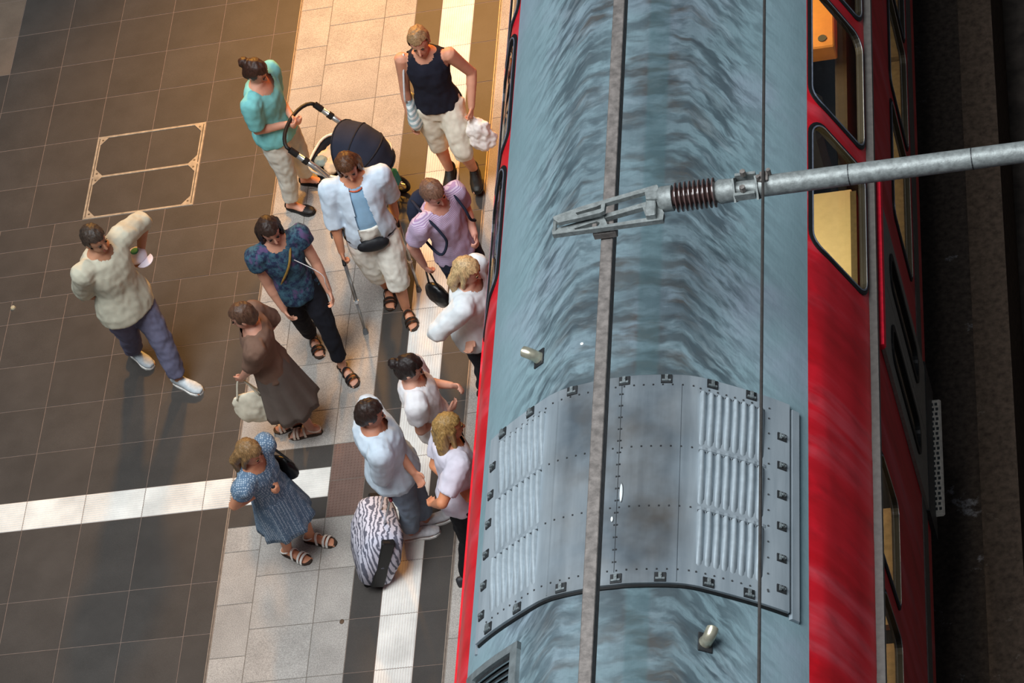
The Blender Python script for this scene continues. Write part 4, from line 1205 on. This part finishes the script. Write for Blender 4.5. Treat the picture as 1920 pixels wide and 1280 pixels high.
# ------------------------------------------------------------------ pram
A_ = W(562, 232, 1.02); B_ = W(652, 276, .80)
D = nrm((B_ - A_) * np.array((1, 1, 0))); N = np.array((-D[1], D[0], 0)); U = np.array((0, 0, 1.))
O_ = np.array((A_[0], A_[1], 0)); LN = float((B_ - A_) @ D)
def pp(s, n, z): return O_ + D * s + N * n + U * z
pram = thing('pram', pp(LN * .6, 0, 0), 'silver-framed pram with a dark navy hood and beige blanket', 'pram')
M_SIL = mat('brushed_silver', '#c8c8c6', .25, .8, .1)
M_NAVY = cloth('navy_canvas', '#2b2f3d')
M_BLK = mat('matt_black', '#141414', .55)
fx, bx = LN + .13, .22
for n in (.24, -.24):
    for s, r in ((bx, .135), (fx, .105)):
        c = pp(s, n, r)
        ring = []
        for a in np.linspace(0, 2 * math.pi, 24, endpoint=False):
            d = D * math.cos(a) + U * math.sin(a); p = c + d * (r - .018)
            ring.append([p + (d * math.cos(b) + N * math.sin(b)) * .018 for b in np.linspace(0, 2 * math.pi, 8, endpoint=False)])
        q = MB(); q.loft(ring + [ring[0]], cap=False); wh = q.build('wheel', M_BLK, pram, smooth=True)
        q = MB(); q.tube([c - N * .022, c + N * .022], .024, 12); q.build('hub', M_SIL, wh)
        for a in np.arange(0, 2 * math.pi, math.pi / 3):
            d = D * math.cos(a) + U * math.sin(a); q = MB(); q.tube([c + d * .02, c + d * (r - .02)], .006, 6); q.build('spoke', M_SIL, wh)
    q = MB(); q.tube([pp(.06, n * 1.02, .93), pp(.20, n * 1.02, .78), pp(.36, n, .55)], [.024, .024, .021], 12); a_ = q.build('side_tube', M_SIL, pram, smooth=True)
    q = MB(); q.tube([pp(.01, n * 1.02, .985), pp(.06, n * 1.02, .93)], .027, 12); q.build('handle_joint', M_BLK, a_)
    q = MB(); q.tube([pp(.10, n * 1.02, .885), pp(.13, n * 1.02, .853)], .029, 12); q.build('clamp_collar', M_BLK, a_)
    q = MB(); q.tube([pp(.36, n, .55), pp(fx, n, .11)], .016, 10); q.build('front_leg', M_SIL, pram, smooth=True)
    q = MB(); q.tube([pp(.40, n, .53), pp(bx, n, .14)], .016, 10); q.build('rear_leg', M_SIL, pram, smooth=True)
    q = MB(); q.ell(pp(.37, n, .54), D * .035, N * .028, U * .035); q.build('hinge', M_BLK, pram, smooth=True)
q = MB(); q.tube([pp(bx, .24, .135), pp(bx, -.24, .135)], .010, 8); q.build('axle', M_SIL, pram)
q = MB(); q.tube([pp(fx, .24, .105), pp(fx, -.24, .105)], .010, 8); q.build('axle', M_SIL, pram)
hb = [pp(.01 - .10 * math.sin(a), .245 * math.cos(a), .985 + .05 * math.sin(a)) for a in np.linspace(0, math.pi, 13)]
q = MB(); q.tube(hb, .016, 10); q.build('handlebar', M_BLK, pram, smooth=True)
# carrycot
def ring_at(z, s0, s1, w):
    P = []
    for a in np.linspace(0, 2 * math.pi, 28, endpoint=False):
        ca, sa = math.cos(a), math.sin(a); e = .55
        P.append(pp((s0 + s1) / 2 + (s1 - s0) / 2 * np.sign(ca) * abs(ca) ** e, w * np.sign(sa) * abs(sa) ** e, z))
    return P
q = MB(); q.loft([ring_at(.42, .20, LN + .18, .16), ring_at(.50, .08, LN + .27, .20), ring_at(.68, .02, LN + .31, .225), ring_at(.66, .05, LN + .28, .20), ring_at(.56, .08, LN + .24, .18)])
cot = q.build('carrycot', cloth('black_canvas', '#1b1c20'), pram, smooth=True)
q = MB(); rr_ = ring_at(.69, .015, LN + .315, .23); q.tube(rr_ + [rr_[0]], .011, 8); q.build('rim', mat('cream_rim', '#d9d2c4', .5), cot, smooth=True)
q = MB()
for a in range(9):
    q.ell(pp(.13 + .05 * a, .10 * math.sin(a * 2.3), .64 + .014 * (a % 3)), D * .09, N * .085, U * .05)
part('blanket', remesh(q, .012, 2, .02, 18., (1, 1, 1)), cloth('beige_fleece', '#d6b795'), pram)
q = MB(); q.ell(pp(.12, -.09, .69), D * .06, N * .05, U * .035); part('muslin_cloth', remesh(q, .01, 1, .012, 30., (1, 1, 1)), cloth('grey_green_cloth', '#8c958c'), pram)
# hood: shell built from gores, open towards the handle
hc0 = pp(LN + .02, 0, .66)
q = MB(); NG, NA = 20, 14
ring = []
for i in range(NG + 1):
    th = math.radians(-4 + 104 * i / NG)             # sweeps from the foot end up and back over
    row = []
    for j in range(NA + 1):
        ph = math.pi * j / NA
        sc_r = 1 + .018 * math.cos(i / NG * 2 * math.pi * 3)
        d = D * math.cos(th) * .33 + U * math.sin(th) * .36
        row.append(hc0 + (d * math.sin(ph) ** .7) * sc_r + N * .235 * math.cos(ph))
    ring.append(row)
vs_ = [p for r_ in ring for p in r_]; m = NA + 1
q.raw(vs_, [(i * m + j, i * m + j + 1, (i + 1) * m + j + 1, (i + 1) * m + j) for i in range(NG) for j in range(NA)])
hood = q.build('hood', M_NAVY, pram, smooth=True); s_ = hood.modifiers.new('t', 'SOLIDIFY'); s_.thickness = .008
for i in (0, 7, 14, 20):
    q = MB(); q.tube([p for p in ring[i]], .007, 6); q.build('hood_rib', mat('hood_piping', '#171922', .8), hood)
q = MB(); q.box(pp(.42, 0, .30), (.36, .40, .16), [D, N, U]); q.build('shopping_basket', cloth('teal_bag_cloth', '#2f7d86'), pram, bevel=.03)

# ------------------------------------------------------------------ crutches
def crutch(tip, J, i, label):
    h = J['hd'][i] + nrm(J['hd'][i] - J['elb'][i]) * .06
    t = thing('crutch', tip, label, 'crutch', 'pair of forearm crutches')
    ax_ = nrm(h - tip); up = h + ax_ * .02
    q = MB(); q.tube([tip + ax_ * .05, tip + (h - tip) * .5], .0125, 12); lo = q.build('lower_tube', mat('pale_aluminium', '#b4bcc0', .3, .7, .1), t, smooth=True)
    q = MB(); q.tube([tip + (h - tip) * .42, up], .0155, 12); q.build('upper_tube', mat('pale_aluminium', '#b4bcc0', .3, .7, .1), t, smooth=True)
    q = MB(); q.tube([tip + (h - tip) * .41, tip + (h - tip) * .44], .019, 12); q.build('lock_ring', mat('white_plastic', '#dfe4e6', .4), t)
    q = MB(); q.tube([tip, tip + ax_ * .02, tip + ax_ * .05], [.024, .021, .017], 12); q.build('rubber_tip', mat('grey_rubber', '#6f767a', .8), t)
    q = MB(); q.capsule(h - J['F'] * .05, h + J['F'] * .07, .017, .016, 10); q.build('hand_grip', M_BLK, t, smooth=True)
    e = J['hd'][i] * .45 + J['elb'][i] * .55 - J['F'] * .01
    q = MB(); q.tube([up, up * .5 + e * .5 - J['F'] * .035, e - J['F'] * .045], .012, 10); q.build('forearm_tube', mat('pale_aluminium', '#b4bcc0', .3, .7, .1), t, smooth=True)
    ad = nrm(J['elb'][i] - J['hd'][i]); a1 = nrm(np.cross(ad, J['F'])); a2 = np.cross(a1, ad)
    q = MB(); rings = [[e + (a1 * math.cos(x) + a2 * math.sin(x)) * rr + ad * zz for rr, zz in ((.049, -.022), (.054, -.022), (.054, .022), (.049, .022))] for x in np.linspace(math.radians(-215), math.radians(35), 16)]
    q.loft(rings); q.build('arm_cuff', mat('grey_cuff', '#4b5055', .5), t, smooth=False)
crutch(W(786, 545, 0), J3, 0, 'grey aluminium crutch standing on the ribbed white strip')
crutch(W(686, 624, 0), J3, 1, 'grey aluminium crutch with pale tip standing on the speckled pavers')
root = J3['root']
q = MB(); nk = J3['neck'] + J3['Fs'] * .05 - J3['sp'] * .03
q.tube([nk + (J3['Ls'] * .07 * math.cos(a) + J3['Fs'] * .055 * math.sin(a) - J3['sp'] * (.035 * (1 + math.sin(a)))) for a in np.linspace(0, 2 * math.pi, 26)], .0075, 6)
q.build('necklace', mat('amber_beads', '#c4542a', .4, 0, .5, 90), root, smooth=True)

# ------------------------------------------------------------------ bags and luggage
def soft(name, label, cat, pieces, m, vox=.011, wr=.012, wf=16., stretch=(1, 1, .5), group=None, pn='body'):
    c = np.mean([p[0] for p in pieces], axis=0); zmin = min(p[0][2] - abs(p[3][2]) for p in pieces)
    t = thing(name, (c[0], c[1], zmin), label, cat, group)
    q = MB()
    for p in pieces: q.ell(*p)
    part(pn, remesh(q, vox, 2, wr, wf, stretch, seed=c[0] * 9), m, t)
    return t
def cord(t, pts, rad, m, name='strap'):
    q = MB(); P = catmull([np.array(p) for p in pts], 6); q.tube(P, rad, 7); return q.build(name, m, t, smooth=True)
X1, Y1, Z1 = np.eye(3)
# carrier bag in the walker's hand
h = J2['hd'][0] + nrm(J2['hd'][0] - J2['elb'][0]) * .07
M_PLAST = cloth('white_plastic_film', '#f0e9e2', None, None, 60., .35)
t = soft('carrier_bag', 'crumpled white plastic carrier bag hanging from the walker\'s hand', 'bag',
    [(h - Z1 * .16 + X1 * .01, X1 * .10, Y1 * .075, Z1 * .10), (h - Z1 * .27 + X1 * .015, X1 * .12, Y1 * .085, Z1 * .12), (h - Z1 * .07, X1 * .03, Y1 * .02, Z1 * .06)], M_PLAST, .010, .02, 20., (1, 1, .6))
cord(t, [h - Z1 * .08 + X1 * .03, h + Z1 * .0, h - Z1 * .08 - X1 * .03], .008, M_PLAST, 'handle_loop')
# white shoulder bag
c = J2['pelv'] + J2['L'] * -.21 + Z1 * -.02 + J2['F'] * .02
M_STRB = cloth('white_blue_stripe', '#dfe6e4', '#9db4b8', 'stripe', 7.)
t = soft('shoulder_bag', 'white and blue striped shoulder bag at the walker\'s hip', 'bag', [(c, J2['F'] * .13, J2['L'] * .05, Z1 * .16), (c - Z1 * .06, J2['F'] * .15, J2['L'] * .06, Z1 * .12)], M_STRB)
cord(t, [c + Z1 * .12, J2['sh'][1] * .4 + c * .6 - J2['L'] * .03 + J2['F'] * .09, J2['sh'][1] + Z1 * .062 + J2['L'] * .03, J2['sh'][1] * .4 + c * .6 - J2['L'] * .03 - J2['F'] * .10, c + Z1 * .12 - J2['F'] * .06], .009, mat('white_strap', '#d9dcdc', .7))
# black handbag of the woman in the dress
c = J7['pelv'] + J7['L'] * .19 + Z1 * .06 + J7['F'] * .02
t = soft('handbag', 'black handbag slung beside the dotted dress', 'bag', [(c, J7['F'] * .14, J7['L'] * .055, Z1 * .13)], mat('black_leather', '#0f1012', .35), .011, .006)
cord(t, [c + Z1 * .10 + J7['F'] * .08, J7['sh'][0] * .5 + c * .5 + J7['F'] * .12, J7['sh'][0] + Z1 * .068 - J7['L'] * .02, J7['sh'][0] * .5 + c * .5 - J7['F'] * .13, c + Z1 * .10 - J7['F'] * .08], .010, mat('black_leather', '#0f1012', .35))
# cap in the man's hand
h = J5['hd'][0] + nrm(J5['hd'][0] - J5['elb'][0]) * .07 + Z1 * .03
t = soft('cloth_cap', 'white cloth cap with a green crown held by the man in beige', 'cap', [(h + Z1 * .04, X1 * .085, Y1 * .08, Z1 * .06)], cloth('white_lilac_cloth', '#e6e0ec'), .009, .004, pn='crown')
q = MB(); P = [h + Z1 * .015 + J5['F'] * (.07 + .075 * math.sin(a)) + J5['L'] * .075 * math.cos(a) for a in np.linspace(0, math.pi, 12)]; q.prism(P, (0, 0, .006)); q.build('peak', cloth('white_lilac_cloth', '#e6e0ec'), t)
q = MB(); q.ell(h + Z1 * .093, X1 * .035, Y1 * .035, Z1 * .010, 14, 6); q.build('green_top', mat('green_felt', '#4f9c78', .8), t, smooth=True)
# cream tote
h = J6['hd'][0] + nrm(J6['hd'][0] - J6['elb'][0]) * .07
M_TOTE = cloth('cream_canvas_tote', '#d9d2bd')
t = soft('tote_bag', 'cream canvas tote bag carried by the walker in brown', 'bag', [(h - Z1 * .36, J6['F'] * .16, J6['L'] * .05, Z1 * .17), (h - Z1 * .26, J6['F'] * .15, J6['L'] * .035, Z1 * .10)], M_TOTE)
for s in (1, -1):
    cord(t, [h - Z1 * .2 + J6['F'] * .09 + J6['L'] * s * .02, h - Z1 * .03 + J6['F'] * .03, h + Z1 * .005, h - Z1 * .03 - J6['F'] * .03, h - Z1 * .2 - J6['F'] * .09 + J6['L'] * s * .02], .008, M_TOTE, 'handle')
# black handbag in the striped passenger's hand, dark rucksack
h = J12['hd'][1] + nrm(J12['hd'][1] - J12['elb'][1]) * .07
t = soft('handbag', 'small black bag dangling from the hand of the lilac striped passenger', 'bag', [(h - Z1 * .30, J12['F'] * .13, J12['L'] * .06, Z1 * .13)], mat('black_leather', '#0f1012', .35), .011, .006)
cord(t, [h - Z1 * .2 + J12['F'] * .06, h - Z1 * .02 + J12['F'] * .02, h, h - Z1 * .02 - J12['F'] * .02, h - Z1 * .2 - J12['F'] * .06], .008, mat('black_leather', '#0f1012', .35), 'handle')
c = J12['pelv'] + J12['sp'] * J12['S'] * .55 - J12['Fs'] * .22
t = soft('rucksack', 'dark blue rucksack on the back of the lilac striped passenger', 'rucksack', [(c, J12['Ls'] * .15, J12['Fs'] * .09, J12['sp'] * .21), (c - J12['sp'] * .05 - J12['Fs'] * .06, J12['Ls'] * .11, J12['Fs'] * .06, J12['sp'] * .12)], cloth('dark_blue_nylon', '#262c3d'), .012, .006, pn='pack')
for i, s in enumerate((1, -1)):
    a = J12['sh'][i] - J12['Ls'] * s * .05
    cord(t, [c + J12['sp'] * .18 + J12['Ls'] * s * .06, a + J12['sp'] * .07, a - J12['sp'] * .05 + J12['Fs'] * .125, a - J12['sp'] * .18 + J12['Fs'] * .15, a - J12['sp'] * .30 + J12['Ls'] * s * .06 + J12['Fs'] * .08, c - J12['sp'] * .12 + J12['Ls'] * s * .13], .011, cloth('dark_blue_nylon', '#262c3d'))
# zebra suitcase
h = J8['hd'][1] + nrm(J8['hd'][1] - J8['elb'][1]) * .06
b0 = W(692, 1066, 0); ax_ = nrm(h - b0 - Z1 * .0); sd = nrm(np.cross(ax_, nrm(np.array((h[0] - b0[0], h[1] - b0[1], 0))))); dn = np.cross(sd, ax_)
sd = nrm(np.cross(Z1, h - b0)); dn = nrm(np.cross(ax_, sd))
case = thing('suitcase', b0, 'grey and white zebra-patterned trolley suitcase with black sides', 'suitcase')
M_ZEB = cloth('zebra_fabric', '#cfcfdc', '#666876', 'zebra', 9.)
cc = b0 + ax_ * .36
def cring(t, w, d, n=24):
    P = []
    for a in np.linspace(0, 2 * math.pi, n, endpoint=False):
        ca, sa = math.cos(a), math.sin(a); P.append(b0 + ax_ * t + sd * w * 1.28 * np.sign(ca) * abs(ca) ** .45 + dn * d * 1.3 * np.sign(sa) * abs(sa) ** .45)
    return P
q = MB(); q.loft([cring(.07, .15, .07), cring(.09, .185, .10), cring(.30, .20, .125), cring(.52, .19, .11), cring(.58, .16, .08)]); sh_ = q.build('shell', M_ZEB, case, smooth=True)
q = MB(); q.loft([[p for p in [b0 + ax_ * t + sd * s1 * .228 + dn * d2 for t, s1, d2 in ((.08, x, -.05), (.08, x, .05), (.57, x, .05), (.57, x, -.05))]] for x in (-1.12, 1.12)]); q.build('black_gusset', mat('matt_black', '#141414', .55), sh_, bevel=.01)
for s in (1, -1):
    q = MB(); q.tube([b0 + ax_ * .55 + sd * s * .07, h - ax_ * .02 + sd * s * .07], .008, 8); q.build('pull_rod', M_SIL, case)
    cw = b0 + sd * s * .15 + dn * .03; cw[2] = .036
    q = MB(); q.tube([cw - sd * .014, cw + sd * .014], .036, 16); q.build('wheel', M_BLK, case)
    q = MB(); q.tube([cw, b0 + ax_ * .10 + sd * s * .15], .02, 8); q.build('wheel_bracket', M_BLK, case)
q = MB(); q.capsule(h - sd * .085, h + sd * .085, .014, .014, 10); q.build('grip', mat('maroon_grip', '#7a2630', .5), case, smooth=True)
# waist bag, straps, cables
c = J3['pelv'] + J3['Fs'] * .165 - J3['sp'] * .02
t = soft('waist_bag', 'black waist bag worn over the white capri trousers', 'bag', [(c, J3['Ls'] * .13, J3['Fs'] * .045, J3['sp'] * .065)], mat('black_nylon', '#15171c', .6), .010, .004)
q = MB(); q.tube([J3['pelv'] + J3['sp'] * .0 + J3['Ls'] * .205 * math.cos(a) + J3['Fs'] * .165 * math.sin(a) for a in np.linspace(0, 2 * math.pi, 30)], .010, 6); q.build('belt', mat('black_nylon', '#15171c', .6), t, smooth=True)
cord(J4['root'], [J4['hd'][0], J4['hd'][0] + Z1 * .15 + J4['F'] * .06, J4['sh'][0] * .5 + J4['hd'][0] * .5 + J4['F'] * .12, J4['neck'] + J4['Fs'] * .10 - J4['sp'] * .10], .0035, mat('white_cable', '#e8e8e8', .4), 'earphone_cable')
cord(J4['root'], [J4['sh'][0] + Z1 * .066 - J4['Ls'] * .05, J4['pelv'] + J4['sp'] * .38 + J4['Fs'] * .155, J4['pelv'] - J4['Ls'] * .20 + J4['sp'] * .02], .010, mat('ochre_strap', '#8a6a2e', .7), 'bag_strap')
# litter
p = W(24, 576, .008); q = MB(); q.tube([p - Z1 * .008, p + Z1 * .004], [.022, .018], 14)
cap = q.build('bottle_cap', mat('pale_gold_cap', '#cfc6a8', .35, .4)); tag(cap, 'pale bottle cap lying on the dark floor tiles', 'litter')
p = W(641, 1165, 0); q = MB(); q.ell(p + Z1 * .001, X1 * .018, Y1 * .022, Z1 * .003, 12, 5)
gum = q.build('gum_spot', mat('brown_gum', '#5e4a38', .8), smooth=True); tag(gum, 'flattened brown gum spot on a pale paver', 'litter')
